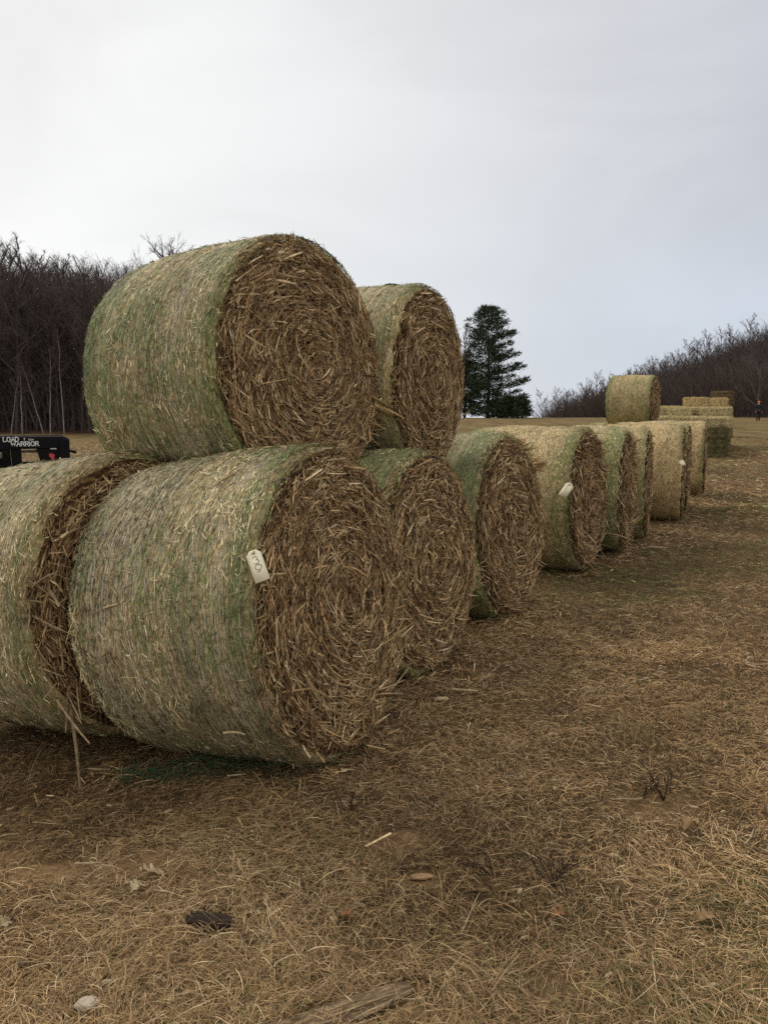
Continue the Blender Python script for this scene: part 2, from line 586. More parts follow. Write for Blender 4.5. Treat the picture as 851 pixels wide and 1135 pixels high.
def side_flakes(Rb, L, n, seed, prof_r, green=0.5, big=1.0, tint=(1, 1, 1)):
    r_ = np.random.default_rng(seed + 999)
    x = np.where(r_.random(n) < .08, r_.choice([-1, 1], n) * (L / 2 - r_.uniform(-.012, .07, n)), r_.uniform(-L / 2, L / 2, n))
    th = r_.random(n) * 2 * np.pi
    rad = prof_r(x, th) + r_.uniform(.000, .007, n)
    a = r_.normal(size=n) * np.where(r_.random(n) < .27, 1.3, .30)
    Ln = r_.uniform(.014, .052, n) * big * np.where(r_.random(n) < .05, 2.2, 1)
    Wd = r_.uniform(.0018, .0052, n) * big
    er = np.stack([np.zeros(n), np.cos(th), np.sin(th)], -1)
    et = np.stack([np.zeros(n), -np.sin(th), np.cos(th)], -1)
    ex = np.array([1., 0, 0])
    tilt = r_.normal(size=n) * .10 + (r_.random(n) < .06) * r_.uniform(0, .5, n)
    d = unit(et * np.cos(a)[:, None] + ex * np.sin(a)[:, None] + er * np.sin(tilt)[:, None])
    c = np.stack([x, np.zeros(n), np.zeros(n)], -1) + er * (rad + np.abs(np.sin(tilt)) * Ln * .5)[:, None]
    s = np.linspace(-.5, .5, 3)
    P = c[:, None] + d[:, None] * (s[None, :, None] * Ln[:, None, None])
    P = P - er[:, None] * ((s ** 2)[None, :, None] * (Ln ** 2 / Rb * .5 * np.cos(a) ** 2)[:, None, None])
    nrm = unit(er + r_.normal(size=(n, 3)) * .35)
    V, F = strips(P, Wd[:, None] * np.array([.6, 1, .5])[None], nrm)
    pg = np.array([.27, .24, .2, .06 + .12 * green, .05 + .12 * green, .1])
    ci = r_.choice(len(PAL_SIDE), n, p=pg / pg.sum())
    col = PAL_SIDE[ci] * r_.uniform(.55, 1.2, (n, 1)) * np.array(tint)
    # weathered bands round the bale
    pt = fbm(x * 4.5 + seed, th * 1.6 + seed * 3, 3)
    col *= (0.50 + 0.75 * smooth(.34, .60, pt))[:, None]
    gp = smooth(.5, .62, fbm(x * 3.2 + seed * 5, th * 2.2 + seed, 3) + .14 * (2 * np.abs(x) / L) ** 3) * (.25 + green)
    sel = r_.random(n) < gp * .75
    col[sel] = np.array([.20, .245, .09]) * r_.uniform(.55, 1.7, (sel.sum(), 1))
    return V, F, np.repeat(col, 6, 0)


def press_out(P, origin, M, others, ground=False):
    """where a bale lies on other bales or on the ground push its skin out to their surface"""
    Q = P @ M.T + np.array(origin)
    for (bc, n, Rb, L) in others:
        n = np.array(n)
        v = Q - np.array(bc)
        ax = v @ n
        rad = v - ax[:, None] * n
        rl = np.linalg.norm(rad, axis=1)
        ins = (np.abs(ax) < L / 2 + .02) & (rl < Rb - .004)
        k = np.where(ins, (Rb - .004) / np.maximum(rl, 1e-5), 1.0)
        Q = np.array(bc) + ax[:, None] * n + rad * k[:, None]
    if ground:
        Q[:, 2] = np.maximum(Q[:, 2], terrain(Q[:, 0], Q[:, 1]) + .012)
    return (Q - np.array(origin)) @ M


def make_bale(face_c, yaw, Rb, L, netmat, seed, label, group, nf=9000, ns=9000, green=.5, back=True, big=1.0,
              others=(), on_ground=True, tint=(1, 1, 1), ragged=1.0, warm=1.0, lump=1.0, tilt=0.0, taper=0.0):
    n = np.array([math.cos(yaw) * math.cos(tilt), math.sin(yaw) * math.cos(tilt), math.sin(tilt)])
    tv = np.array([-math.sin(yaw), math.cos(yaw), 0])
    zv = np.cross(n, tv)
    M = np.stack([n, tv, zv], 1)
    ctr = np.array(face_c) - n * L / 2
    base = ctr - zv * Rb
    root = empty('round_bale', tuple(base), yaw, label, 'hay bale', group)
    root.rotation_euler = (0, -tilt, yaw)
    r_ = np.random.default_rng(seed)
    ph = r_.random(12) * 6.28
    am = r_.uniform(.4, 1, 12)

    def wob(x, th):
        return lump * (.010 * am[0] * np.sin(2 * th + ph[0]) + .008 * am[1] * np.sin(3 * th + ph[1] + x * 2) +
                       .005 * am[2] * np.sin(7 * th + ph[2] + 5 * x) + .006 * am[3] * np.sin(9 * x + ph[3] + th) +
                       .0035 * am[4] * np.sin(23 * x + ph[4]) + .003 * am[5] * np.sin(13 * th + 17 * x + ph[5]))
    e = 0.10
    xs = np.concatenate([[-L / 2, -L / 2 + .006, -L / 2 + .025], np.linspace(-L / 2 + e, L / 2 - e, 34), [L / 2 - .025, L / 2 - .006, L / 2]])

    def rprof(x):
        q = np.clip((np.abs(x) - (L / 2 - e)) / e, 0, 1)
        return Rb * (1 + taper * (x / L - .5)) + .010 * np.cos(np.pi * x / L) - .06 * (1 - np.sqrt(np.maximum(0, 1 - q * q)))

    def prof_r(x, th):
        return rprof(x) + wob(x, th)
    na = 128
    th = np.linspace(0, 2 * np.pi, na + 1)
    X, T = np.meshgrid(xs, th, indexing='ij')
    RR = prof_r(X, T)
    RR[0] -= .012
    RR[-1] -= .012
    RR = RR + (fbm(X * 9 + seed, T * 5, 3) - .5) * .014 * lump * smooth(0, .5, np.minimum(T, 2 * np.pi - T))
    Xj = X + np.sign(X) * smooth(L / 2 - .10, L / 2, np.abs(X)) * ((fbm(T * 7 + seed, X * 0 + seed, 3) - 1.1) * .030 + (vnoise(T * 38 + seed, X * 0) - .5) * .009) * smooth(0, .5, np.minimum(T, 2 * np.pi - T))
    P = np.stack([Xj, RR * np.cos(T), RR * np.sin(T)], -1).reshape(-1, 3)
    uv = np.stack([X + seed * 3.7, T * Rb + seed * 1.3], -1).reshape(-1, 2)
    ax = (np.abs(X) / (L / 2)).ravel()
    i, j = np.meshgrid(np.arange(len(xs) - 1), np.arange(na), indexing='ij')
    F = np.stack([i * (na + 1) + j, (i + 1) * (na + 1) + j, (i + 1) * (na + 1) + j + 1, i * (na + 1) + j + 1], -1).reshape(-1, 4)
    up = np.array([0, 0, Rb])
    fix = lambda Q: press_out(Q + up, base, M, others, on_ground)
    net = mesh_obj('net_wrap', fix(P), F[:, ::-1].copy(), netmat, root, uv=uv, shade=True, attr={'ax': ax})
    if nf >= 9000:
        # separate threads of the net, drawn tight round the bale
        nth = 84
        q = np.linspace(0, 2 * np.pi, 140)
        x0 = np.linspace(-L / 2 + .05, L / 2 - .05, nth) + r_.normal(size=nth) * .003
        Xt = x0[:, None] + .004 * np.sin(q[None] * 5 + r_.random((nth, 1)) * 6) + .006 * (fbm(q[None] * 3 + 0 * x0[:, None], x0[:, None] * 30 + seed, 3) - .5)
        Rt = prof_r(Xt, q[None] + 0 * Xt) + .0045 + .003 * (vnoise(q[None] * 25 + 0 * Xt, x0[:, None] * 90) - .5)
        Pt = np.stack([Xt, Rt * np.cos(q)[None], Rt * np.sin(q)[None]], -1)
        V, Fq = strips(Pt, np.full((nth, 140), .0026) * r_.uniform(.6, 1.3, (nth, 1)), np.array([[0., 0, 1]] * nth))
        # lay the ribbons flat on the skin
        er = np.stack([0 * Xt, np.cos(q)[None] + 0 * Xt, np.sin(q)[None] + 0 * Xt], -1)
        T_ = np.gradient(Pt, axis=1)
        S_ = unit(np.cross(T_, er)) * (.0026 * .5 * r_.uniform(.6, 1.4, (nth, 1)))[..., None]
        V = np.stack([Pt - S_, Pt + S_], 2).reshape(-1, 3)
        gsel = r_.random(nth) < (.15 + .5 * green + .35 * (np.abs(x0) > L * .36))
        cth = np.where(gsel[:, None], np.array([[.17, .30, .16]]), np.array([[.62, .58, .48]])) * r_.uniform(.6, 1.1, (nth, 1))
        o = mesh_obj('net_threads', fix(V), Fq, M_flake, net, col=np.repeat(cth, 280, 0))
        o['kind'] = 'stuff'
    # straw caught in the net
    V, Fq, cl = side_flakes(Rb, L, ns, seed, prof_r, green, big, tint)
    o = mesh_obj('straw_fuzz', fix(V), Fq, M_flake, net, col=cl)
    o['kind'] = 'stuff'
    Rf = Rb - .018
    for sgn in ((1, -1) if back else (1,)):
        nr, nth = 22, 96
        rr = np.linspace(0, 1, nr) * (Rb - .045)
        A = np.linspace(0, 2 * np.pi, nth, endpoint=False)
        RRm, AA = np.meshgrid(rr, A, indexing='ij')
        H = .018 * np.sin(RRm * 40 + 2 * np.sin(2 * AA + seed)) * .4 + .02 * (1 - (RRm / Rb) ** 2) + .012 * np.sin(3 * AA + seed) * np.sin(RRm * 9 + seed)
        D = np.stack([sgn * (L / 2 - .014 + H), RRm * np.cos(AA), RRm * np.sin(AA)], -1).reshape(-1, 3)
        i, j = np.meshgrid(np.arange(nr - 1), np.arange(nth), indexing='ij')
        jn = (j + 1) % nth
        Fd = np.stack([i * nth + j, (i + 1) * nth + j, (i + 1) * nth + jn, i * nth + jn], -1).reshape(-1, 4)
        if sgn < 0:
            Fd = Fd[:, ::-1].copy()
        end = mesh_obj('end_face', fix(D), Fd, M_end, root, shade=True)
        nn = nf if sgn > 0 else nf // 3
        V, Fq, cl = face_flakes(Rf if sgn > 0 else Rf - .04, nn, seed * 2 + (sgn < 0), big * (1 if sgn > 0 else 1.2), ragged if sgn > 0 else .4, warm)
        V[:, 0] = sgn * (L / 2 - .006 + V[:, 0])
        o = mesh_obj('cut_straw', fix(V), Fq, M_flake, end, col=cl)
        o['kind'] = 'stuff'
    return root, (tuple(ctr), tuple(n), Rb, L)


def stalks(parent, name, items, seed=0, col=(.36, .25, .13), each=False):
    """loose stalks poking out: items (x,y,z, dx,dy,dz, length, width) in the parent's space; one mesh"""
    r_ = np.random.default_rng(seed)
    n = len(items)
    A = np.array(items, float)
    d = unit(A[:, 3:6])
    s = np.linspace(0, 1, 5)
    side = unit(np.cross(d, r_.normal(size=(n, 3))))
    P = A[:, None, :3] + d[:, None] * (s[None, :, None] * A[:, 6][:, None, None]) + side[:, None] * ((s ** 2)[None, :, None] * (A[:, 6] * r_.uniform(-.25, .25, n))[:, None, None])
    lines = [(P[i], A[i, 7] * .5 * np.array([1, 1, .95, .8, .5]), 5) for i in range(n)]
    if each:
        for q in lines:
            V, F = tubes([q])
            mesh_obj(name, V, F, M_flake, parent, col=np.array(col) * r_.uniform(.55, 1.25) * np.ones((len(V), 3)))
        return
    V, F = tubes(lines)
    cc = np.repeat(np.array(col) * r_.uniform(.55, 1.25, (n, 1)), 25, 0)
    o = mesh_obj(name, V, F, M_flake, parent, col=cc)
    o['kind'] = 'stuff'
    return o


ROWG = 'round straw bales in the front row along the track'
TOPG = 'round straw bales on the upper tier'
b1, k1 = make_bale((-.201, 3.886, .742), -.435, .772, 1.046, M_netB, 1,
                   'big net-wrapped round bale nearest the camera, with the paper tag numbered 30', ROWG, 28000, 32000, .40, tilt=.115, taper=.022)
b0, k0 = make_bale((-1.244, 4.202, .712), -.52, .745, 1.248, M_netB, 2,
                   'round bale at the left edge, tucked close behind the nearest bale', 'round bales of the rear row', 12000, 26000, .25, warm=1., tilt=.113, taper=.036)
b2, k2 = make_bale((.313, 5.089, .702), -.499, .723, 1.25, M_netC, 3,
                   'second round bale in the row, just behind the nearest tagged bale', ROWG, 15000, 12000, .8, tilt=.055, taper=.022)
b3, k3 = make_bale((1.043, 6.521, .733), -.512, .758, 1.252, M_netC, 4,
                   'third round bale in the row, a ragged tuft bursting from its top edge', ROWG, 12000, 11000, .8, ragged=1.25, tilt=.06, taper=.023)
b4, k4 = make_bale((2.148, 8.48, .74), -.487, .76, 1.25, M_netA, 5,
                   'green-netted round bale with a blank paper tag on its side, fourth in the row', ROWG, 8000, 14000, .7, big=1.1, ragged=1.5, tilt=.02)
b5, k5 = make_bale((2.883, 9.6, .718), -.405, .738, 1.25, M_netC, 6,
                   'fifth round bale in the row, green wrapped, a stalk sticking out low at its face', ROWG, 5000, 8000, .8, big=1.2, ragged=1.6)
b6, k6 = make_bale((3.49, 10.688, .721), -.365, .741, 1.25, M_netA, 7,
                   'sixth round bale in the row, green-tan, just before the golden bale', ROWG, 4000, 7000, .6, big=1.2, ragged=.5)
b7, k7 = make_bale((4.61, 12.492, .722), -.37, .742, 1.25, M_netD, 8,
                   'golden straw round bale with a small white tag near its edge', ROWG, 3500, 8000, .1, big=1.3, ragged=.35, tint=(1.08, .98, .88))
b7b, k7b = make_bale((5.12, 13.646, .726), -.40, .746, 1.25, M_netA, 9,
                     'thin dark sliver of round bale just behind the golden bale', ROWG, 3000, 5000, .5, big=1.4, ragged=.4)
b8, k8 = make_bale((6.45, 16.331, .725), -.39, .745, 1.25, M_netD, 10,
                   'tan round bale ending the front row, next to the square bale stack', ROWG, 3000, 6000, .1, big=1.5, ragged=.3, tint=(1.05, .98, .88))
# upper tier
t1, kt1 = make_bale((-.426, 4.67, 1.898), -.59, .748, 1.073, M_netA, 11,
                    'large round bale on top of the nearest bales, highest against the sky', TOPG, 20000, 26000, .6, tilt=.05, taper=.016,
                    others=(k1, k2, k0), on_ground=False)
t2, kt2 = make_bale((.336, 5.797, 1.877), -.46, .66, 1.096, M_netB, 12,
                    'round bale on the upper tier just right of the highest one, dark scrap on top', TOPG, 10000, 14000, .4,
                    others=(k2, k3), on_ground=False)
zt = tz(7.4, 24.0)
far_n = np.array([math.cos(-.5), math.sin(-.5), 0])
far_t = np.array([-far_n[1], far_n[0], 0])
pc = np.array([7.874, 23.824, 1.96])
s1, ks1 = make_bale(tuple(pc - far_t * .62 - far_n * .1 + np.array([0, 0, zt + .54 - 1.96])), -.5, .56, 1.2, M_netA, 13,
                    'low round bale beneath the lone raised bale, behind the golden bale', 'far support bales', 1500, 3000, .6, big=1.8)
s2, ks2 = make_bale(tuple(pc + far_t * .85 - far_n * .75 + np.array([0, 0, zt + .64 - 1.96])), -.5, .66, 1.35, M_netC, 14,
                    'pale green round bale low behind the lone raised bale, at its left foot', 'far support bales', 1500, 3000, 1.0, big=1.8)
t3, kt3 = make_bale(tuple(pc), -.516, .759, 1.26, M_netA, 15,
                    'lone green round bale raised on the far bales against the wooded hill', TOPG, 3000, 8000, .55, big=1.5,
                    others=(ks1, ks2), on_ground=False, tint=(.85, .92, .78))
# rear row, mostly hidden behind the front one
for q, (kf, lab) in enumerate(((k2, 'second bale of the rear row, hidden behind the front row'), (k3, 'third bale of the rear row, hidden behind the front row'))):
    c = np.array(kf[0])
    nn = np.array(kf[1])
    make_bale(tuple(c - nn * (1.25 / 2 + .12)), math.atan2(nn[1], nn[0]), .70, 1.2, M_netB, 20 + q, lab, 'round bales of the rear row', 1500, 3000, .4, big=1.6)


def bale_pt(k, th, x, r):
    """local point on a bale: th angle round the axis (0 = row direction away, 90 = up), x along the axis from the middle"""
    return (x, r * math.cos(th), k[2] + r * math.sin(th))


# loose stalks and tufts on particular bales
it = []
for i in range(26):      # burst at the top edge of the third bale
    th = R_(62 + random.uniform(-16, 10))
    p = bale_pt(k3, th, k3[3] / 2 - .02, k3[2] - random.uniform(.0, .12))
    it.append((*p, random.uniform(.3, 1), random.uniform(-.3, .9), random.uniform(-.1, .4), random.uniform(.04, .10), random.uniform(.004, .012)))
for i in range(30):
    p = bale_pt(k3, R_(40 + random.uniform(-5, 8)), k3[3] / 2 - .0, k3[2] - random.uniform(.0, .10))
    it.append((*p, random.uniform(.3, .9), random.uniform(.4, .9), random.uniform(-.2, .5), random.uniform(.07, .16), random.uniform(.005, .014)))
stalks(b3, 'straw_tuft', it, 31, (.46, .30, .14))
it = []
for i in range(46):      # knot of stalks on the right of the highest bale's face
    p = bale_pt(kt1, R_(-21 + random.gauss(0, 9)), kt1[3] / 2 - .01, kt1[2] * random.uniform(.76, .95))
    it.append((*p, random.uniform(.2, .9), random.uniform(-.2, 1), random.uniform(-.8, .3), random.uniform(.05, .19), random.uniform(.004, .010)))
p = bale_pt(kt1, R_(-19), kt1[3] / 2 + .03, kt1[2] * .84)
it.append((*p, .45, 1.0, -.38, .24, .024))
p = bale_pt(kt1, R_(-15), kt1[3] / 2 + .03, kt1[2] * .80)
it.append((*p, .6, .7, -.5, .15, .016))
stalks(t1, 'straw_tuft', it, 32, (.44, .29, .13))
it = []
for i in range(18):
    p = bale_pt(k2, R_(-18 + random.uniform(-6, 6)), k2[3] / 2, k2[2] - random.uniform(.0, .08))
    it.append((*p, random.uniform(.1, .9), random.uniform(.2, 1), random.uniform(-.5, .5), random.uniform(.05, .13), random.uniform(.003, .008)))
stalks(b2, 'straw_tuft', it, 33, (.52, .38, .19))
it = []
for i in range(46):      # straw falling out between the two left bales
    p = bale_pt(k0, R_(180 + random.uniform(-15, 42)), k0[3] / 2 + .0, k0[2] * random.uniform(.75, .98))
    it.append((*p, random.uniform(.3, 1), random.uniform(-1, .5), random.uniform(-.9, .3), random.uniform(.06, .24), random.uniform(.004, .011)))
p = bale_pt(k0, R_(168), k0[3] / 2, k0[2] * .83)
it.append((*p, .9, -.5, .02, .30, .020))
p = bale_pt(k0, R_(218), k0[3] / 2, k0[2] * .95)
it.append((*p, .5, -.35, -.75, .40, .018))
p = bale_pt(k0, R_(212), k0[3] / 2, k0[2] * .99)
it.append((*p, .6, -.1, -.55, .30, .014))
stalks(b0, 'straw_tuft', it, 34, (.34, .24, .13))
it = []
for kx, bx, nn_ in ((k4, b4, 44), (k5, b5, 26), (k6, b6, 8)):
    it = []
    for i in range(nn_):
        p = bale_pt(kx, random.uniform(0, 6.28), kx[3] / 2, kx[2] * random.uniform(.4, .97))
        it.append((*p, random.uniform(.4, 1), random.uniform(-1, 1), random.uniform(-1, .4), random.uniform(.08, .26), random.uniform(.005, .012)))
    if bx is b5:
        p = bale_pt(kx, R_(215), kx[3] / 2 - .2, kx[2] + .01)
        it.append((*p, .9, -.4, .1, .40, .022))
    stalks(bx, 'straw_tuft', it, 35, (.36, .26, .14))
# a few pale stalks lying flat in the nearest bale's net and face
it = []
for th, x, L_, dx, dt in ((158, .12, .17, .35, .9), (170, -.25, .09, .9, .3), (163, -.22, .08, .8, -.5), (150, .05, .10, .3, 1), (186, -.30, .07, .7, .4),
                          (172, -.42, .08, .8, .5), (140, -.1, .10, .2, 1), (128, .2, .12, .5, 1), (215, .22, .16, .9, .3)):
    t_ = R_(th)
    p = bale_pt(k1, t_, x, k1[2] + .016)
    it.append((*p, dx, math.sin(t_) * dt, -math.cos(t_) * dt, L_, .012))
stalks(b1, 'loose_stalk', it, 36, (.46, .36, .20), True)
it = []
for i in range(46):
    r = k1[2] * math.sqrt(random.random()) * .9
    t_ = random.uniform(0, 6.28)
    p = bale_pt(k1, t_, k1[3] / 2 + .035, r)
    it.append((*p, random.uniform(-.05, .35), -math.sin(t_) + random.uniform(-.6, .6), math.cos(t_) + random.uniform(-.6, .6), random.uniform(.07, .2), random.uniform(.006, .013)))
stalks(b1, 'loose_stalk', it, 37, (.46, .33, .18), True)

# loose green netting hanging under the nearest bale
M_netting = mat_plain('green_netting', (0.055, 0.11, 0.05), .6, .3, 0, .3, 20)


def netting(px0, px1, py, n, seed):
    r_ = np.random.default_rng(seed)
    lines = []
    for i in range(n):
        px = r_.uniform(px0, px1)
        x, y, z = ground_at(px, py + r_.normal() * 5)
        pts = [np.array([x, y, z + r_.uniform(.01, .05)])]
        a = r_.uniform(-.5, .5) + (math.pi if r_.random() < .5 else 0)
        for s in range(7):
            a += r_.normal() * .55
            q = pts[-1] + np.array([math.cos(a), math.sin(a) * .6, 0]) * r_.uniform(.02, .05)
            q[2] = tz(q[0], q[1]) + r_.uniform(.012, .055)
            pts.append(q)
        lines.append((np.array(pts), .0014, 3))
    return lines


ln = netting(148, 185, 842, 34, 1) + netting(180, 345, 842, 75, 2)
# strands running up to the bale
for px, py, up in ((152, 838, .10), (158, 843, .12), (300, 846, .13), (296, 842, .16), (290, 838, .11)):
    x, y, z = ground_at(px, py)
    ln.append((np.array([[x, y, z + .01], [x - .015, y + .03, z + up * .5], [x - .03, y + .02, z + up]]), .003, 4))
x, y, z = ground_at(300, 850)
ln.append((np.array([[x, y, z + .12], [x + .03, y - .02, z + .07], [x + .07, y - .08, z + .02], [x + .13, y - .10, z + .02], [x + .2, y - .03, z + .02], [x + .26, y + .05, z + .04]]), .002, 4))
V, F = tubes(ln)
tag(mesh_obj('bale_netting', V, F, M_netting), 'torn green netting trailing on the ground under the nearest bale', 'netting')

# ------------------------------------------------------------------ paper tags
M_paper = mat_plain('tag_card', (.88, .81, .60), .75, .2, 0, .07, 30)
M_ink = mat_plain('pencil_ink', (.05, .05, .055), .7, .2, 0, .2, 30)
M_twine = mat_plain('twine', (.35, .28, .18), .9, .1, 0, .2, 30)


def paper_tag(centre, normal, down, L_, w, label, strokes=(), stroke_r=.0011):
    root = empty('paper_tag', centre, 0, label, 'tag', 'auction tags on the bales')
    nz = unit(normal)
    dn = np.array(down, float)
    dn = unit(dn - nz * (dn @ nz))
    sx = np.cross(nz, dn)                       # towards the reader's left/right
    c = w * .28
    out = [(-w / 2, L_ / 2), (w / 2, L_ / 2), (w / 2, -L_ / 2 + c), (w / 2 - c, -L_ / 2), (-w / 2 + c, -L_ / 2), (-w / 2, -L_ / 2 + c)]
    nseg = 14
    hy = -L_ / 2 + c * .95
    hole = [(w * .075 * math.cos(t), hy + w * .075 * math.sin(t)) for t in np.linspace(0, 2 * np.pi, nseg, endpoint=False)]
    # card with a punched hole: ring of quads between outline samples and the hole
    ang = np.linspace(0, 2 * np.pi, nseg, endpoint=False)
    op = []
    for t in ang:
        d = np.array([math.cos(t), math.sin(t)])
        best = 9
        for i in range(6):
            a, b = np.array(out[i]), np.array(out[(i + 1) % 6])
            a, b = a - [0, hy], b - [0, hy]
            Mx = np.array([d, a - b]).T
            if abs(np.linalg.det(Mx)) < 1e-12:
                continue
            k, u = np.linalg.solve(Mx, a)
            if k > 0 and -1e-6 <= u <= 1 + 1e-6:
                best = min(best, k)
        op.append((d[0] * best, hy + d[1] * best))
    for corner in out:
        j = min(range(nseg), key=lambda q: (op[q][0] - corner[0]) ** 2 + (op[q][1] - corner[1]) ** 2)
        op[j] = corner
    to3 = lambda p, h: sx * p[0] + dn * p[1] + nz * h
    V = [to3(p, .0006) for p in op] + [to3(p, .0006) for p in hole] + [to3(p, -.0006) for p in op] + [to3(p, -.0006) for p in hole]
    F = []
    for i in range(nseg):
        j = (i + 1) % nseg
        F += [[i, j, nseg + j, nseg + i], [2 * nseg + i, 3 * nseg + i, 3 * nseg + j, 2 * nseg + j],
              [i, 2 * nseg + i, 2 * nseg + j, j], [nseg + i, nseg + j, 3 * nseg + j, 3 * nseg + i]]
    mesh_obj('card', np.array(V), np.array(F), M_paper, root)
    if strokes:
        V, F = tubes([(np.array([to3((x * w, y * L_), .0012) for x, y in st]), stroke_r, 4) for st in strokes])
        mesh_obj('handwriting', V, F, M_ink, root)
    p0, p1 = to3((0, hy), .002), to3((w * .2, hy - L_ * .16), -.004)
    V, F = tubes([(np.array([p0, (p0 + p1) / 2 + nz * .004, p1]), .0012, 4)])
    mesh_obj('string', V, F, M_twine, root)
    return root


tt = np.linspace(0, 1, 16)


def arc(cx, cy, rx, ry, a0, a1):
    return [(cx + rx * math.cos(R_(a0 + (a1 - a0) * t)), cy + ry * math.sin(R_(a0 + (a1 - a0) * t))) for t in tt]


# digits written across the tag, top of each digit towards the reader's upper left
d3 = arc(.0, -.235, .17, .055, 200, 445) + arc(.0, -.125, .2, .06, -75, 150)
d0 = arc(.03, .05, .22, .085, -60, 300)
n1 = np.array([math.cos(-.487), math.sin(-.487), 0])
tv1 = np.array([-n1[1], n1[0], 0])
p = np.array(at(285.5, 627, 3.12))
paper_tag(tuple(p), -tv1 * .80 + n1 * .40 + np.array([0, 0, .42]), (.36, 0, -1), .132, .060,
          'paper tag numbered 30 hung on the near edge of the closest bale', (d3, d0, [(-.12, .19), (.12, .17)]), .0012)
cvec = np.array(k4[0])
p = np.array(at(627.5, 543, 7.62))
paper_tag(tuple(p), (-.45, -.85, .25), (-.72, 0, -1), .145, .082,
          'blank-looking paper tag slanting on the side of the green-netted fourth bale', ([(-.1, -.2), (-.05, .2)],), .001)
p = np.array(at(755.5, 513, 11.75))
paper_tag(tuple(p), (-.2, -.9, .2), (.5, 0, -.8), .09, .065, 'small white tag near the edge of the golden straw bale')

# dark scrap on the upper bale, grass tuft on the highest one
M_dark = mat_plain('dark_plastic', (.012, .013, .016), .5, .4, 0, .2, 20)
ctr2 = np.array(kt2[0])
n2 = np.array(kt2[1])


def crumple(name, pos, sx, sy, sz, mat, seed, label, cat, rz=0., group=None, n=14):
    r_ = np.random.default_rng(seed)
    u = np.linspace(0, np.pi, n)
    v = np.linspace(0, 2 * np.pi, 2 * n, endpoint=False)
    U, Vv = np.meshgrid(u, v, indexing='ij')
    d = np.stack([np.sin(U) * np.cos(Vv), np.sin(U) * np.sin(Vv), np.cos(U)], -1)
    k = 1 + .45 * (fbm(3 * d[..., 0] + seed * 7, 3 * d[..., 1] + 2 * d[..., 2] + seed, 3) - .5) + .25 * (fbm(9 * d[..., 0] + seed, 9 * d[..., 1] + 7 * d[..., 2], 2) - .5)
    P = (d * k[..., None]).reshape(-1, 3) * np.array([sx, sy, sz])
    m = 2 * n
    i, j = np.meshgrid(np.arange(n - 1), np.arange(m), indexing='ij')
    F = np.stack([i * m + j, (i + 1) * m + j, (i + 1) * m + (j + 1) % m, i * m + (j + 1) % m], -1).reshape(-1, 4)
    o = mesh_obj(name, P, F, mat, shade=False)
    o.location = pos
    o.rotation_euler = (0, 0, rz)
    return tag(o, label, cat, group)


pt = ctr2 - n2 * .0 + np.array([0, 0, kt2[2] + .022])
p = np.array(at(434, 314, float(pt[1])))
crumple('plastic_scrap', (p[0], p[1], ctr2[2] + kt2[2] + .020), .06, .03, .020, M_dark, 5, 'crumpled dark scrap lying on top of the second upper bale', 'scrap', .5)
it = []
pp = np.array(at(318, 262, 4.75))
c1_ = np.array(kt1[0])
for i in range(16):
    it.append((pp[0] + random.gauss(0, .018), 4.75 + random.gauss(0, .02), c1_[2] + kt1[2] - .01, random.uniform(-.7, .7), random.uniform(-.4, .4), .9, random.uniform(.03, .06), .004))
gt = stalks(None, 'grass_tuft', it, 40, (.08, .075, .05))
del gt['kind']
tag(gt, 'small dark tuft standing on top of the highest bale', 'tuft')

# ------------------------------------------------------------------ square bales
M_sq = mat_col('square_bale_straw', .85, .15, .3, 14)


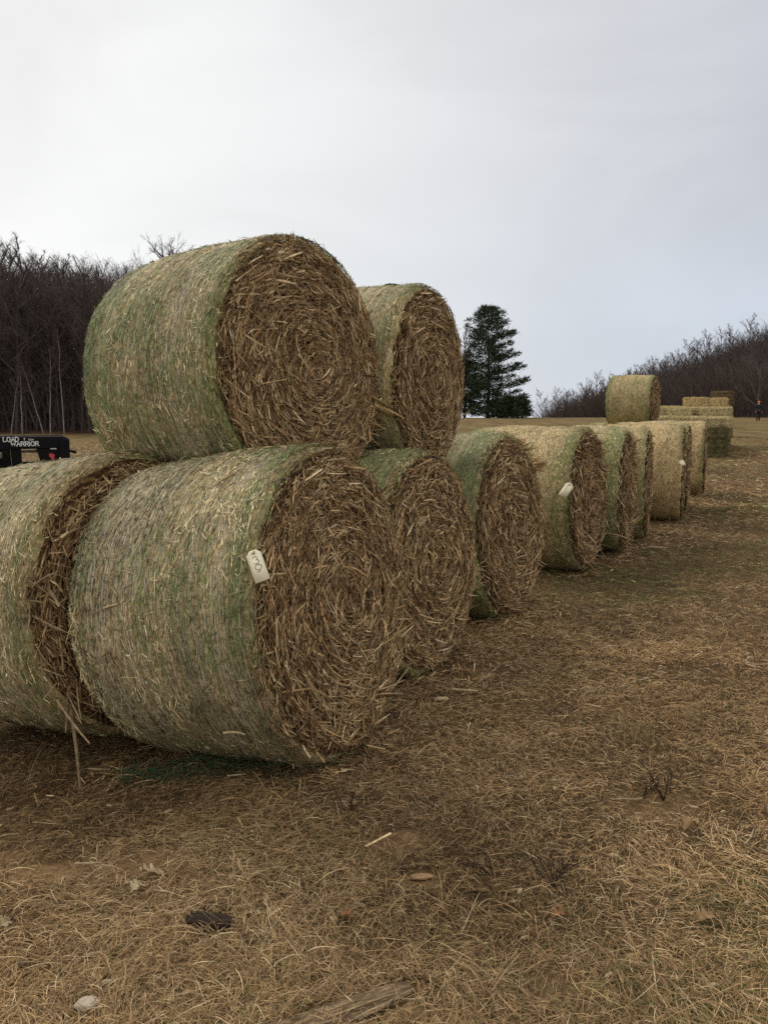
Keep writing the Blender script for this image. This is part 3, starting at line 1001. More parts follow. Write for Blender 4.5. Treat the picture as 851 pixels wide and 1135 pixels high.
def square_bale_mesh(seed, cols, dims=(.96, .46, .36), n=1500):
    r_ = np.random.default_rng(seed)
    lx, ly, lz = dims
    # chamfered, slightly bulged box
    k = 9
    lin = np.linspace(-1, 1, k)
    Vs, Fs, off = [], [], 0
    for axis in range(3):
        for sg in (-1, 1):
            a, b = np.meshgrid(lin, lin, indexing='ij')
            p = np.zeros((k, k, 3))
            o1, o2 = [q for q in range(3) if q != axis]
            p[..., axis] = sg
            p[..., o1] = a
            p[..., o2] = b
            q = p.reshape(-1, 3)
            e = np.linalg.norm(np.maximum(np.abs(q) - .88, 0), axis=1, keepdims=True)
            q = q * (1 - .35 * e)
            dims_ = np.array([lx, ly, lz]) / 2
            q = q * dims_ * (1 + .03 * (1 - q[:, :1] ** 2)) + .012 * np.sin(q * 9 + seed + q[:, [1, 2, 0]] * 7)
            Vs.append(q)
            i, j = np.meshgrid(np.arange(k - 1), np.arange(k - 1), indexing='ij')
            f = np.stack([i * k + j, (i + 1) * k + j, (i + 1) * k + j + 1, i * k + j + 1], -1).reshape(-1, 4) + off
            if (sg > 0) != (axis == 1):
                f = f
            else:
                f = f[:, ::-1]
            Fs.append(f)
            off += k * k
    V0, F0 = np.concatenate(Vs), np.concatenate(Fs)
    c0 = np.array(cols[0]) * .7 * (0.7 + .6 * fbm(V0[:, :1] * 14 + seed, V0[:, 1:2] * 6 + V0[:, 2:3] * 9, 3))
    # straw flakes poking from the skin
    w = np.array([ly * lz, ly * lz, lx * lz, lx * lz, lx * ly, lx * ly])
    fa = r_.choice(6, n, p=w / w.sum())
    P0 = r_.uniform(-1, 1, (n, 3))
    ax, sg = fa // 2, (fa % 2) * 2 - 1
    P0[np.arange(n), ax] = sg
    c = P0 * np.array([lx, ly, lz]) / 2
    nrm = np.zeros((n, 3))
    nrm[np.arange(n), ax] = sg
    d = unit(r_.normal(size=(n, 3)) - nrm * 0 + nrm * .25)
    Ln = r_.uniform(.05, .14, n)
    s = np.linspace(-.5, .5, 3)
    P = (c + nrm * .006)[:, None] + d[:, None] * (s[None, :, None] * Ln[:, None, None])
    P = P - nrm[:, None] * np.minimum(0, np.einsum('nkj,nj->nk', P - c[:, None], nrm))[..., None]
    V1, F1 = strips(P, np.full((n, 3), 1.) * r_.uniform(.006, .014, (n, 1)), unit(nrm + r_.normal(size=(n, 3)) * .4))
    c1 = np.repeat(np.array(cols)[r_.integers(0, len(cols), n)] * r_.uniform(.6, 1.2, (n, 1)), 6, 0)
    o = mesh_obj('square_bale', np.concatenate([V0, V1]), np.concatenate([F0, F1 + len(V0)]), M_sq, col=np.concatenate([c0 * np.ones((len(V0), 3)), c1]))
    me = o.data
    bpy.data.objects.remove(o)
    return me


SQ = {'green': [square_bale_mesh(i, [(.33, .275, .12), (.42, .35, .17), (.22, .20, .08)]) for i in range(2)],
      'dark': [square_bale_mesh(10 + i, [(.17, .15, .068), (.23, .20, .095), (.10, .09, .04)]) for i in range(2)],  # dark wet hay, with the shade of the stack's end put into the colour
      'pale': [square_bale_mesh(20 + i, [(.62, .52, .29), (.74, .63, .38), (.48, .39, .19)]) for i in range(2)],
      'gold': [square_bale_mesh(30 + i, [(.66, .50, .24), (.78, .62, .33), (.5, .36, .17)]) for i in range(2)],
      'brown': [square_bale_mesh(40 + i, [(.20, .14, .075), (.28, .20, .11), (.13, .09, .045)]) for i in range(2)]}
SQL = {'green': 'weathered green square bale low in the stack beyond the round bales',
       'dark': 'dark green square bale in the shaded end of the long stack',
       'pale': 'pale straw square bale on the stepped top of the long stack',
       'gold': 'yellow square bale in the small pile on top of the long stack',
       'brown': 'brown square bale in the separate pile rising behind the long stack'}
SQG = {'green': 'square bales along the side of the stack', 'dark': 'dark square bales at the end of the stack', 'pale': 'pale square bales on top of the stack',
       'gold': 'yellow square bales topping the stack', 'brown': 'brown square bales piled behind the stack'}


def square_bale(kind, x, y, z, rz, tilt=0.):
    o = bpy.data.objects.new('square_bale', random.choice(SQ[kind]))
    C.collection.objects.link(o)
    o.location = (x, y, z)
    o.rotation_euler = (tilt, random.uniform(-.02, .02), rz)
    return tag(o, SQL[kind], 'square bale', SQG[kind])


st_t = np.array([.40, .917])
st_n = np.array([.917, -.40])
corner = np.array([12.0, 28.6])
srz = math.atan2(st_n[1], st_n[0])
BH, BD, BL = .345, .475, .975
colm_shift = [0, 0, 0, 1, 1, 0, 1, 1, 1, 1, 0, 1, 1, 1, 1, 1, 1, 0, 1, 1]
for row in range(20):
    layers = 4 + (row >= 8)
    for lay in range(layers):
        for colm in range(3):
            top = lay >= layers - 1
            if row > 2 and top and (row * 3 + colm * 5) % 11 == 0:
                continue                                                # gaps in the top course
            if colm > 0 and not top and row > 0 and row not in (8, 9):
                continue                                                # buried inside the stack
            jit = np.array([random.gauss(0, .03), random.gauss(0, .02)]) + (st_n * random.gauss(0, .14) + st_t * random.gauss(0, .10) if top else 0)
            p = corner - st_n * (BL * (colm + .5) + .06 * lay * (lay > 2)) + st_t * (BD * (row + .5)) + jit
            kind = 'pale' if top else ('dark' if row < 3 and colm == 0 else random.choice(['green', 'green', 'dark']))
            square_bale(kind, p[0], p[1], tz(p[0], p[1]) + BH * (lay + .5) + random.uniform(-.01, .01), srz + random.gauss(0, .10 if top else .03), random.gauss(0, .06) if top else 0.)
# yellow pile on top
ztop = tz(13, 37)
for i, (px, Y, z) in enumerate(((770, 36.5, 2.30), (792, 36.5, 2.28), (772, 36.9, 1.96), (795, 36.9, 1.95))):
    x = at(px, 450, Y)[0]
    square_bale('gold', x, Y, z - .2, -.05 + random.gauss(0, .04))
for lay in range(7):
    for colm in range(2):
        x = at(801, 440, 45)[0] + colm * .1
        square_bale('brown', x + random.gauss(0, .03), 45 + colm * .5, tz(x, 45) + .35 * (lay + .5), random.gauss(0, .05))

# ------------------------------------------------------------------ gooseneck trailer
M_black = mat_plain('black_paint', (.007, .007, .008), .6, .12, 0, .3, 6)
M_white = mat_plain('white_letters', (.78, .78, .76), .5, .3, 0, .05, 20)
M_red = mat_plain('red_sticker', (.60, .06, .08), .5, .3, 0, .1, 20)
M_rub = mat_plain('tyre_rubber', (.02, .02, .02), .85, .2, 0, .3, 12)
M_rim = mat_plain('grey_rim', (.35, .35, .36), .4, .5, .6, .1, 12)
M_deck = mat_plain('deck_wood', (.20, .16, .11), .9, .1, 0, .35, 5)
TY = 16.0
tx = lambda px: (px - 425.5) / 900 * TY
tzp = lambda py: at(0, py, TY)[2]
trl = empty('gooseneck_trailer', (tx(40), TY, 0), math.atan(385.5 / 900), 'black gooseneck trailer with white lettering parked behind the left bales', 'trailer')
ox = tx(40)
X = lambda px: (px - 40) / 61.0


def prism(pts, y0, y1):
    n = len(pts)
    V = np.array([[p[0], y0, p[1]] for p in pts] + [[p[0], y1, p[1]] for p in pts])
    F = [list(range(n)), list(range(2 * n - 1, n - 1, -1))] + [[i, n + i, n + (i + 1) % n, (i + 1) % n] for i in range(n)]
    return V, [f[::-1] for f in F]


def tpart(name, pts, y0, y1, mat, parent=trl, bv=.012):
    V, F = prism(pts, y0, y1)
    o = mesh_obj(name, V, F, mat, parent)
    if bv:
        bevel(o, bv, 2)
    return o


for yy in (0, 1.05):
    tpart('neck_beam', [(X(-60), tzp(498)), (X(-60), tzp(484)), (X(70), tzp(484)), (X(79), tzp(487)), (X(79), tzp(496)), (X(40), tzp(497.5))], yy, yy + .12, M_black)
tpart('coupler_box', [(X(46), tzp(514)), (X(41), tzp(497)), (X(79), tzp(495)), (X(79), tzp(512)), (X(74), tzp(518))], .03, 1.1, M_black)
tpart('front_bumper', [(X(67), tzp(512)), (X(67), tzp(486)), (X(78.7), tzp(488)), (X(78.7), tzp(511))], -.03, 1.2, M_black)
for yy in (0.02, 1.03):
    tpart('jack_leg', [(X(13), tzp(497)), (X(24), tzp(497)), (X(24), tzp(522)), (X(20), tzp(530)), (X(17), tzp(530)), (X(14), tzp(522))], yy, yy + .11, M_black)
    tpart('riser', [(X(-5), tzp(497)), (X(11), tzp(497)), (X(12), tzp(526)), (X(6), tzp(526))], yy, yy + .10, M_black)
tpart('cross_bar', [(X(24), tzp(503)), (X(24), tzp(499.5)), (X(46), tzp(499.5)), (X(46), tzp(503))], .5, .58, mat_plain('dusty_steel', (.16, .14, .11), .7, .3, .3, .3, 8))
tpart('cross_bar', [(X(22), tzp(517)), (X(22), tzp(514.5)), (X(52), tzp(514.5)), (X(52), tzp(517))], .9, .98, M_black)
tpart('safety_chain', [(X(79), tzp(503)), (X(79), tzp(500.5)), (X(87), tzp(501.5)), (X(88), tzp(504)), (X(86), tzp(505))], .55, .6, M_black, bv=.004)
tpart('deck', [(X(-330), .78), (X(-330), .88), (X(4), .88), (X(4), .78)], -.45, 1.55, M_deck)
tpart('frame_rail', [(X(-330), .56), (X(-330), .775), (X(8), .775), (X(8), .56)], -.05, .08, M_black)
tpart('frame_rail', [(X(-330), .56), (X(-330), .775), (X(8), .775), (X(8), .56)], 1.0, 1.13, M_black)


def wheel(x, y):
    th = np.linspace(0, 2 * np.pi, 28, endpoint=False)
    prof = [(.20, -.09), (.33, -.10), (.37, -.06), (.37, .06), (.33, .10), (.20, .09)]
    V = np.array([[r * math.cos(t), h, r * math.sin(t)] for t in th for r, h in prof])
    n = len(prof)
    F = [[i * n + j, i * n + (j + 1) % n, ((i + 1) % 28) * n + (j + 1) % n, ((i + 1) % 28) * n + j] for i in range(28) for j in range(n)]
    w = empty('wheel', (x, y, .37))
    w.parent = trl
    mesh_obj('tyre', V, F, M_rub, w, shade=True)
    prof = [(0, -.05), (.06, -.07), (.09, -.04), (.18, -.03), (.205, -.085), (.205, .085), (.0, .06)]
    V = np.array([[r * math.cos(t), h, r * math.sin(t)] for t in th for r, h in prof])
    n = len(prof)
    F = [[i * n + j, i * n + j + 1, ((i + 1) % 28) * n + j + 1, ((i + 1) % 28) * n + j] for i in range(28) for j in range(n - 1)]
    mesh_obj('rim', V, F, M_rim, w)


for x_ in (X(-190), X(-145)):
    for y_ in (-.32, 1.42):
        wheel(x_, y_)

# lettering (stroke letters with serifs)
LET = {'L': ([[(0, 1), (0, 0), (.62, 0)]], [(0, 1), (.62, .12)]), 'O': ([[(.38 + .38 * math.cos(a), .5 + .5 * math.sin(a)) for a in np.linspace(0, 2 * np.pi, 15)]], []),
       'A': ([[(0, 0), (.36, 1), (.74, 0)], [(.16, .36), (.58, .36)]], [(0, 0), (.74, 0)]),
       'D': ([[(0, 0), (0, 1)], [(0, 1), (.32, 1), (.6, .82), (.7, .5), (.6, .18), (.32, 0), (0, 0)]], [(0, 1), (0, 0)]),
       'W': ([[(0, 1), (.26, 0), (.5, .8), (.74, 0), (1, 1)]], [(0, 1), (1, 1)]),
       'R': ([[(0, 0), (0, 1)], [(0, 1), (.42, 1), (.58, .88), (.58, .65), (.42, .52), (0, .52)], [(.32, .52), (.68, 0)]], [(0, 0), (.68, 0), (0, 1)]),
       'I': ([[(0, 0), (0, 1)]], [(0, 0), (0, 1)]), 'T': ([[(.3, 0), (.3, 1)], [(0, 1), (.6, 1)]], []), 'M': ([[(0, 0), (.1, 1), (.4, .2), (.7, 1), (.8, 0)]], [])}
ADV = {'L': .82, 'O': .98, 'A': .92, 'D': .95, 'W': 1.2, 'R': .86, 'I': .3, 'T': .8, 'M': 1.0}


def lettering(word, x0, x1, z0, h, y, thick):
    tot = sum(ADV[c] for c in word) - .15
    sxx = (x1 - x0) / tot
    lines, xx = [], x0
    for c in word:
        st, ser = LET[c]
        for s in st:
            s2 = []
            for a, b in zip(s[:-1], s[1:]):
                s2 += [a, ((a[0] + b[0]) / 2, (a[1] + b[1]) / 2)]
            s2.append(s[-1])
            lines.append((np.array([[xx + a * sxx, y, z0 + b * h] for a, b in s2]), thick, 5))
        for (a, b) in ser:
            lines.append((np.array([[xx + (a - .16) * sxx, y, z0 + b * h], [xx + (a + .16) * sxx, y, z0 + b * h]]), thick * .6, 5))
        xx += ADV[c] * sxx
    V, F = tubes(lines)
    V[:, 1] = y + (V[:, 1] - y) * .25
    return mesh_obj('lettering', V, F, M_white, trl)


pxh = TY / 900
lettering('LOAD', X(6.0), X(23.0), tzp(489.2), 4.8 * pxh, -.003, .009)
lettering('WARRIOR', X(14), X(44.5), tzp(494.2), 4.6 * pxh, -.003, .009)
lettering('TOM', X(33), X(39), tzp(488.2), 1.6 * pxh, -.003, .004)
lettering('T', X(28), X(30), tzp(488.2), 2.2 * pxh, -.003, .006)
tpart('sticker', [(X(57), tzp(498.3)), (X(57), tzp(497)), (X(64), tzp(497)), (X(64), tzp(498.3))], .024, .030, M_white, bv=0)
tpart('state_sticker', [(X(a), tzp(b)) for a, b in ((55.2, 504), (56, 503), (58, 502.6), (59.5, 503.6), (61.3, 504.2), (61.6, 505.4), (60.8, 506.8), (61.2, 508.4), (60.4, 509.8), (58, 509.6), (57.5, 508), (55.6, 506.6))][::-1], .022, .029, M_red, bv=0)

# ------------------------------------------------------------------ trees


def bare_tree_lines(H, seed, spread=1.0, nl=15, thin=1.0, low=.28):
    r_ = np.random.default_rng(seed)
    trunk, crown = [], []
    k = 9
    s = np.linspace(0, 1, k)
    lean = r_.normal(size=2) * .05 * H
    tp = np.stack([lean[0] * s + r_.normal(size=k) * .012 * H * s, lean[1] * s + r_.normal(size=k) * .012 * H * s, s * H], -1)
    tp[0, 2] = -.4
    trunk.append((tp, H * .0095 * thin * (1 - s * .93) + .008, 6))
    for i in range(nl):
        u = low + (1 - low) * (i + r_.random()) / nl
        p0 = np.array([np.interp(u, s, tp[:, q]) for q in range(3)])
        a = r_.random() * 6.28
        Ll = H * (.36 * (1 - u) + .10) * r_.uniform(.7, 1.2) * spread
        el = R_(r_.uniform(28, 62))
        d = np.array([math.cos(a) * math.cos(el), math.sin(a) * math.cos(el), math.sin(el)])
        q = np.linspace(0, 1, 5)
        lp = p0 + d * (q * Ll)[:, None] + np.array([0, 0, 1]) * (q ** 2 * Ll * .22)[:, None] + r_.normal(size=(5, 3)) * (.03 * Ll * q)[:, None]
        crown.append((lp, H * .0045 * thin * (1 - q * .8) + .012, 4))
        for j in range(8):
            v = r_.uniform(.25, 1)
            p1 = np.array([np.interp(v, q, lp[:, w]) for w in range(3)])
            d2 = unit(d + r_.normal(size=3) * .65 + np.array([0, 0, .35]))
            L2 = Ll * r_.uniform(.25, .5)
            q2 = np.linspace(0, 1, 3)
            bp = p1 + d2 * (q2 * L2)[:, None] + r_.normal(size=(3, 3)) * (.06 * L2 * q2)[:, None]
            crown.append((bp, .016 * (1 - q2 * .6), 3))
            for t in range(9):
                w = r_.uniform(.2, 1)
                p2 = np.array([np.interp(w, q2, bp[:, e]) for e in range(3)])
                d3 = unit(d2 + r_.normal(size=3) * .7 + np.array([0, 0, .3]))
                L3 = L2 * r_.uniform(.3, .8)
                crown.append((np.array([p2, p2 + d3 * L3]), np.array([.010, .005]), 3))
    return trunk, crown


def tree_proto(seed, H, name='bare_tree', bark=M_bark, **kw):
    tr, cr = bare_tree_lines(H, seed, **kw)
    root = empty(name, (0, 0, 0))
    V, F = tubes(tr)
    mesh_obj('trunk', V, F, bark, root, shade=True)
    V, F = tubes(cr)
    mesh_obj('crown', V, F, M_twig, root)
    return root


protos = [tree_proto(100 + i, 15.0, spread=random.uniform(.8, 1.15), nl=16 + i % 4) for i in range(6)]
used = set()


def place_tree(x, y, Ht, label, group, pool=protos, base=15.0, z=None):
    pr = random.choice(pool)
    if id(pr) in used:
        r = copy_tree(pr)
    else:
        used.add(id(pr))
        r = pr
    r.location = (x, y, (tz(x, y) if z is None else z) - .1)
    s = Ht / base
    r.scale = (s * random.uniform(.85, 1.15), s * random.uniform(.85, 1.15), s)
    r.rotation_euler = (0, 0, random.uniform(0, 6.28))
    return tag(r, label, 'tree', group)


LW = ('bare dark tree in the wood behind the trailer', 'bare trees of the left wood')
n_left = 0
for row, (Y, cnt, lo, hi, h) in enumerate(((65, 26, -.60, -.24, 13.0), (69, 24, -.60, -.24, 13.8), (74, 22, -.58, -.22, 13.4), (80, 20, -.57, -.2, 12.2), (88, 17, -.56, -.2, 11), (98, 15, -.56, -.2, 9.5))):
    for i in range(cnt):
        b = lo + (hi - lo) * (i + random.uniform(.1, .9)) / cnt
        y = Y + random.uniform(-2, 2)
        hh = h * (1.0 - .16 * smooth(-.46, -.30, b)) * random.uniform(.84, 1.07)
        place_tree(b * y, y, float(hh), *LW)
place_tree(-.272 * 70, 70, 14.1, 'bare treetop peeping over the back of the highest bale', 'bare trees behind the bales')
place_tree(-.26 * 74, 74, 14.2, 'bare treetop peeping over the back of the highest bale', 'bare trees behind the bales')

# pale birches on the edge of the left wood
birch = [tree_proto(300 + i, 11.0, 'birch_tree', M_birch, spread=.55, nl=10, thin=.62, low=.5) for i in range(3)]
for bi, (px, lean, hh) in enumerate(((14, .22, 5.4), (51, -.24, 5.6), (58, .04, 6.5), (73, .02, 8.0), (27, .03, 6.0))):
    Y = 62.6
    r = place_tree((px - 425.5) / 900 * Y, Y, hh, 'slender pale-barked tree at the edge of the dark left wood', 'pale slender trees before the left wood', [birch[bi % 3]], 11.0)
    r.rotation_euler = (0, lean, 0)

RW = ('bare brown tree on the wooded hill at the right', 'bare trees of the right hill')
cand = []
for Y in np.geomspace(84, 275, 46):
    for dx in (51, 57, 64, 72, 82):
        cand.append((dx + .5 + random.uniform(-2.5, 2.5), Y * random.uniform(.98, 1.02)))
cand = [c for c in cand if .19 < c[0] / c[1] < .66]
random.shuffle(cand)
for x, y in cand[:178]:
    place_tree(x, y, random.uniform(6.6, 9.2) * (1 + .5 * float(smooth(120, 190, y))), *RW)
for x, y, h in ((at(509, 460, 104)[0], 104, 11.5), (at(514, 460, 108)[0], 108, 10.5), (at(498, 460, 106)[0], 106, 11)):
    place_tree(x, y, h, 'bare leafless tree standing at the left of the big pine', 'bare trees beside the pine')
# a big pale-grey bare tree at the right, in front of the hill
M_grey = mat_plain('grey_twigs', (.11, .10, .095), .95, .1, 0, .3, 1.0)
tr, cr = bare_tree_lines(9.0, 77, 1.1, 18, 1.0, .15)
root = empty('bare_tree', (at(838, 460, 95)[0], 95, tz(44.5, 95) - .1), 0, 'pale grey bushy bare tree in front of the right hill, above the person', 'tree')
V, F = tubes(tr)
mesh_obj('trunk', V, F, M_grey, root, shade=True)
V, F = tubes(cr)
mesh_obj('crown', V, F, M_grey, root)


def thicket(name, pts, h0, h1, seed, mat, w=.05):
    """dense dark brush between the trunks of a far wood"""
    r_ = np.random.default_rng(seed)
    n = len(pts)
    h = r_.uniform(h0, h1, n)
    z = terrain(pts[:, 0], pts[:, 1]) - .1
    b = np.c_[pts, z]
    s = np.linspace(0, 1, 4)
    ln = r_.normal(size=(n, 2)) * .28
    P = b[:, None] + np.stack([ln[:, :1] * h[:, None] * (s ** 1.5)[None], ln[:, 1:] * h[:, None] * (s ** 1.5)[None], h[:, None] * s[None]], -1)
    P = P + r_.normal(size=P.shape) * .08
    N = unit(np.c_[r_.normal(size=(n, 1)) * .5, -np.ones((n, 1)), np.zeros((n, 1))])
    V, F = strips(P, w * r_.uniform(.4, 1.3, (n, 1)) * np.array([1, .8, .6, .3])[None], N)
    o = mesh_obj(name, V, F, mat)
    o['kind'] = 'stuff'
    return o


n = 30000
yy = 66.5 + 57 * rs.random(n) ** 1.2
bb = rs.uniform(-.62, -.14, n)
tag(thicket('underbrush', np.c_[bb * yy, yy], 2.0, 7.5, 5, M_twig, .07), 'dense dark brush between the trunks of the left wood', 'brush')
n = 34000
yy = np.exp(rs.uniform(np.log(80), np.log(290), n))
xx = 50 + 52 * rs.random(n) ** 1.1
keep = (xx / yy > .19) & (xx / yy < .66)
pf = np.c_[50.5 + 26 * rs.random(9000) ** 1.5, np.exp(rs.uniform(np.log(165), np.log(262), 9000))]
pf = pf[pf[:, 0] / pf[:, 1] > .2]
tag(thicket('underbrush', np.c_[xx, yy][keep], 2.0, 8.5, 6, M_twig, .12), 'dense brown brush on the wooded hill at the right', 'brush')
tag(thicket('underbrush', pf, 4.0, 11.0, 8, M_twig, .10), 'far low end of the brown wood at the right', 'brush')


# evergreens by the field edge
def pine(x, y, H, seed, label, profile, nb=120, name='pine_tree', upsweep=.25, dens=1.0, low=.06, extra=()):
    r_ = np.random.default_rng(seed)
    root = empty(name, (x, y, tz(x, y) - .15), 0, label, 'tree')
    s = np.linspace(0, 1, 8)
    tp = np.stack([.1 * np.sin(s * 5), .1 * np.cos(s * 4), s * H], -1)
    limbs, P_, W_, N_, C_ = [(tp, .018 * H * (1 - s) + .02, 8)], [], [], [], []
    for i in range(nb + len(extra)):
        u = low + (1 - low) * ((i + r_.random()) / nb) ** .92
        a = i * 2.4 + r_.normal() * .5
        if i >= nb:
            u, a, Lb = extra[i - nb]
            Lb *= H
        else:
            Lb = profile(u, math.cos(a), math.sin(a), r_) * H
        if Lb < .02 * H:
            continue
        d = np.array([math.cos(a), math.sin(a), upsweep * (.3 + u)])
        q = np.linspace(0, 1, 6)
        lp = np.array([0, 0, u * H]) + d * (q * Lb)[:, None] + np.array([0, 0, 1]) * ((q ** 2) * Lb * .22 - q * Lb * .12)[:, None] + r_.normal(size=(6, 3)) * (.02 * Lb * q)[:, None]
        limbs.append((lp, np.maximum(.004 * H * (1 - q) * (Lb / (.3 * H)), .012), 4))
        m = int((60 + 34 * Lb) * dens * (2.0 if i >= nb else 1))
        v = r_.uniform(.18, 1.0, m) ** .75
        c = np.stack([np.interp(v, q, lp[:, w]) for w in range(3)], -1)
        wdt = .16 + .34 * np.sin(np.pi * np.clip(v, 0, 1) ** 1.2) * min(1, Lb / 2.5)
        off = r_.normal(size=(m, 3)) * np.array([1, 1, .20]) * wdt[:, None]
        c = c + off
        dd = unit(d * .8 + off * 1.4 + r_.normal(size=(m, 3)) * .5 + np.array([0, 0, .35]))
        Ln = r_.uniform(.22, .5, m)
        P_.append(np.stack([c, c + dd * (Ln * .5)[:, None], c + dd * Ln[:, None] + np.array([0, 0, .03])], 1))
        W_.append(r_.uniform(.05, .11, m)[:, None] * np.array([.5, 1, .25])[None])
        N_.append(unit(r_.normal(size=(m, 3))))
        C_.append(np.array([.050, .072, .038]) * r_.uniform(.55, 1.5, (m, 1)))
    V, F = tubes(limbs)
    mesh_obj('trunk', V, F, M_bark, root, shade=True)
    V, F = strips(np.concatenate(P_), np.concatenate(W_), np.concatenate(N_))
    mesh_obj('crown', V, F, M_needle, root, col=np.repeat(np.concatenate(C_), 6, 0))
    return root


def prof_big(u, cx, sy, r_):
    # ragged white pine: rounded top; on the right the limbs thin out and reach far
    w = np.interp(u, [0, .10, .25, .45, .62, .75, .88, .96, 1], [.22, .23, .25, .235, .205, .19, .15, .09, .02])
    if cx > .1 and u < .74:
        w *= .62
    return w * r_.uniform(.62, 1.08)


def prof_small(u, cx, sy, r_):
    return np.interp(u, [0, .2, .6, .9, 1], [.34, .38, .3, .12, .02]) * r_.uniform(.6, 1.05)


def prof_bush(u, cx, sy, r_):
    return np.interp(u, [0, .5, .8, 1], [.75, .55, .35, .12]) * r_.uniform(.25, 1.25)


pX = at(540, 460, 104)[0]
pine(pX, 104, 13.9, 3, 'tall dark pine with long ragged limbs at the edge of the field', prof_big, 135, dens=.9, low=.015,
     extra=[(.13, .1, .36), (.16, -.35, .33), (.20, .3, .30), (.27, .05, .37), (.29, -.25, .34), (.40, .12, .33), (.42, -.3, .29), (.52, .0, .27), (.55, .35, .24), (.63, -.1, .20), (.70, .15, .23), (.72, -.2, .22), (.11, .6, .30), (.33, .5, .28)])
pine(at(515, 460, 106)[0], 106, 7.4, 4, 'shorter dark evergreen at the left foot of the big pine', prof_small, 80)
pine(at(563, 460, 102)[0], 102, 2.6, 5, 'low dark evergreen bush under the right limbs of the big pine', prof_bush, 60, name='evergreen_bush', dens=.8)
pine(at(553, 460, 103.5)[0], 103.5, 2.2, 9, 'low evergreen scrub between the pine trunk and the bushes', prof_bush, 50, name='evergreen_bush', dens=.8)
pine(at(577, 460, 103)[0], 103, 2.5, 6, 'small evergreen bush at the right end of the pine clump', prof_bush, 50, name='evergreen_bush', dens=.8)

# ------------------------------------------------------------------ person in the distance
M_skin = mat_plain('skin', (.50, .30, .22), .6, .3, 0, .05, 10)
M_jack = mat_plain('dark_jacket', (.018, .022, .030), .8, .2, 0, .2, 20)
M_pant = mat_plain('dark_trousers', (.020, .022, .024), .85, .2, 0, .2, 20)
M_boot = mat_plain('brown_boots', (.035, .022, .014), .7, .3, 0, .2, 20)
M_orange = mat_plain('blaze_orange', (1.0, .20, .05), .7, .2, 0, .08, 20)
M_glove = mat_plain('red_gloves', (.42, .07, .05), .8, .2, 0, .1, 20)


def skin_mesh(name, verts, edges, radii, mat, parent, root_i=0, sub=1):
    me = bpy.data.meshes.new(name)
    me.from_pydata(verts, edges, [])
    o = bpy.data.objects.new(name, me)
    C.collection.objects.link(o)
    m = o.modifiers.new('skin', 'SKIN')
    m.use_smooth_shade = True
    for i, r in enumerate(radii):
        me.skin_vertices[0].data[i].radius = (r, r) if not isinstance(r, tuple) else r
    me.skin_vertices[0].data[root_i].use_root = True
    sm = o.modifiers.new('sub', 'SUBSURF')
    sm.levels = sub
    sm.render_levels = sub
    me.materials.append(mat)
    o.parent = parent
    return o


pxp = at(839.5, 467, 72)
per = empty('person', (pxp[0], 72, tz(pxp[0], 72)), R_(-15), 'person in a blaze orange hat and dark clothes walking on the far field', 'person')
# body (pelvis first)
bv = [(0, 0, .95), (0, 0, 1.15), (0, .01, 1.38), (0, .01, 1.50), (0, -.01, 1.60), (0, -.02, 1.70),
      (-.19, .01, 1.42), (-.25, .02, 1.14), (-.24, -.10, .90), (-.24, -.14, .82), (.19, .01, 1.42), (.26, .05, 1.14), (.25, -.02, .90), (.25, -.05, .82),
      (-.10, 0, .90), (-.11, -.10, .50), (-.11, -.04, .09), (-.11, -.20, .04), (.10, 0, .90), (.11, .02, .50), (.11, .22, .12), (.11, .08, .05)]
be = [(0, 1), (1, 2), (2, 3), (3, 4), (4, 5), (2, 6), (6, 7), (7, 8), (8, 9), (2, 10), (10, 11), (11, 12), (12, 13), (0, 14), (14, 15), (15, 16), (16, 17), (0, 18), (18, 19), (19, 20), (20, 21)]
br = [.13, .13, .15, .06, .085, .08, .065, .048, .036, .038, .065, .048, .036, .038, .085, .06, .045, .04, .085, .06, .045, .04]
skin_mesh('body', bv, be, br, M_skin, per)
jv = bv[:4] + bv[6:9] + bv[10:13]
je = [(0, 1), (1, 2), (2, 3), (2, 4), (4, 5), (5, 6), (2, 7), (7, 8), (8, 9)]
skin_mesh('jacket', jv, je, [.165, .165, .175, .085, .09, .072, .058, .09, .072, .058], M_jack, per)
tv = [bv[0]] + bv[14:17] + bv[18:21]
skin_mesh('trousers', tv, [(0, 1), (1, 2), (2, 3), (0, 4), (4, 5), (5, 6)], [.15, .105, .08, .065, .105, .08, .065], M_pant, per)
for s_ in ((16, 17), (20, 21)):
    skin_mesh('boot', [bv[s_[0]], bv[s_[1]]], [(0, 1)], [.06, .055], M_boot, per)
for s_ in ((8, 9), (12, 13)):
    skin_mesh('glove', [bv[s_[0]], bv[s_[1]], tuple(np.array(bv[s_[1]]) + [0, -.02, -.08])], [(0, 1), (1, 2)], [.05, .055, .045], M_glove, per)
skin_mesh('hat', [(0, -.02, 1.66), (0, -.02, 1.74), (0, -.02, 1.80)], [(0, 1), (1, 2)], [.12, .125, .08], M_orange, per)

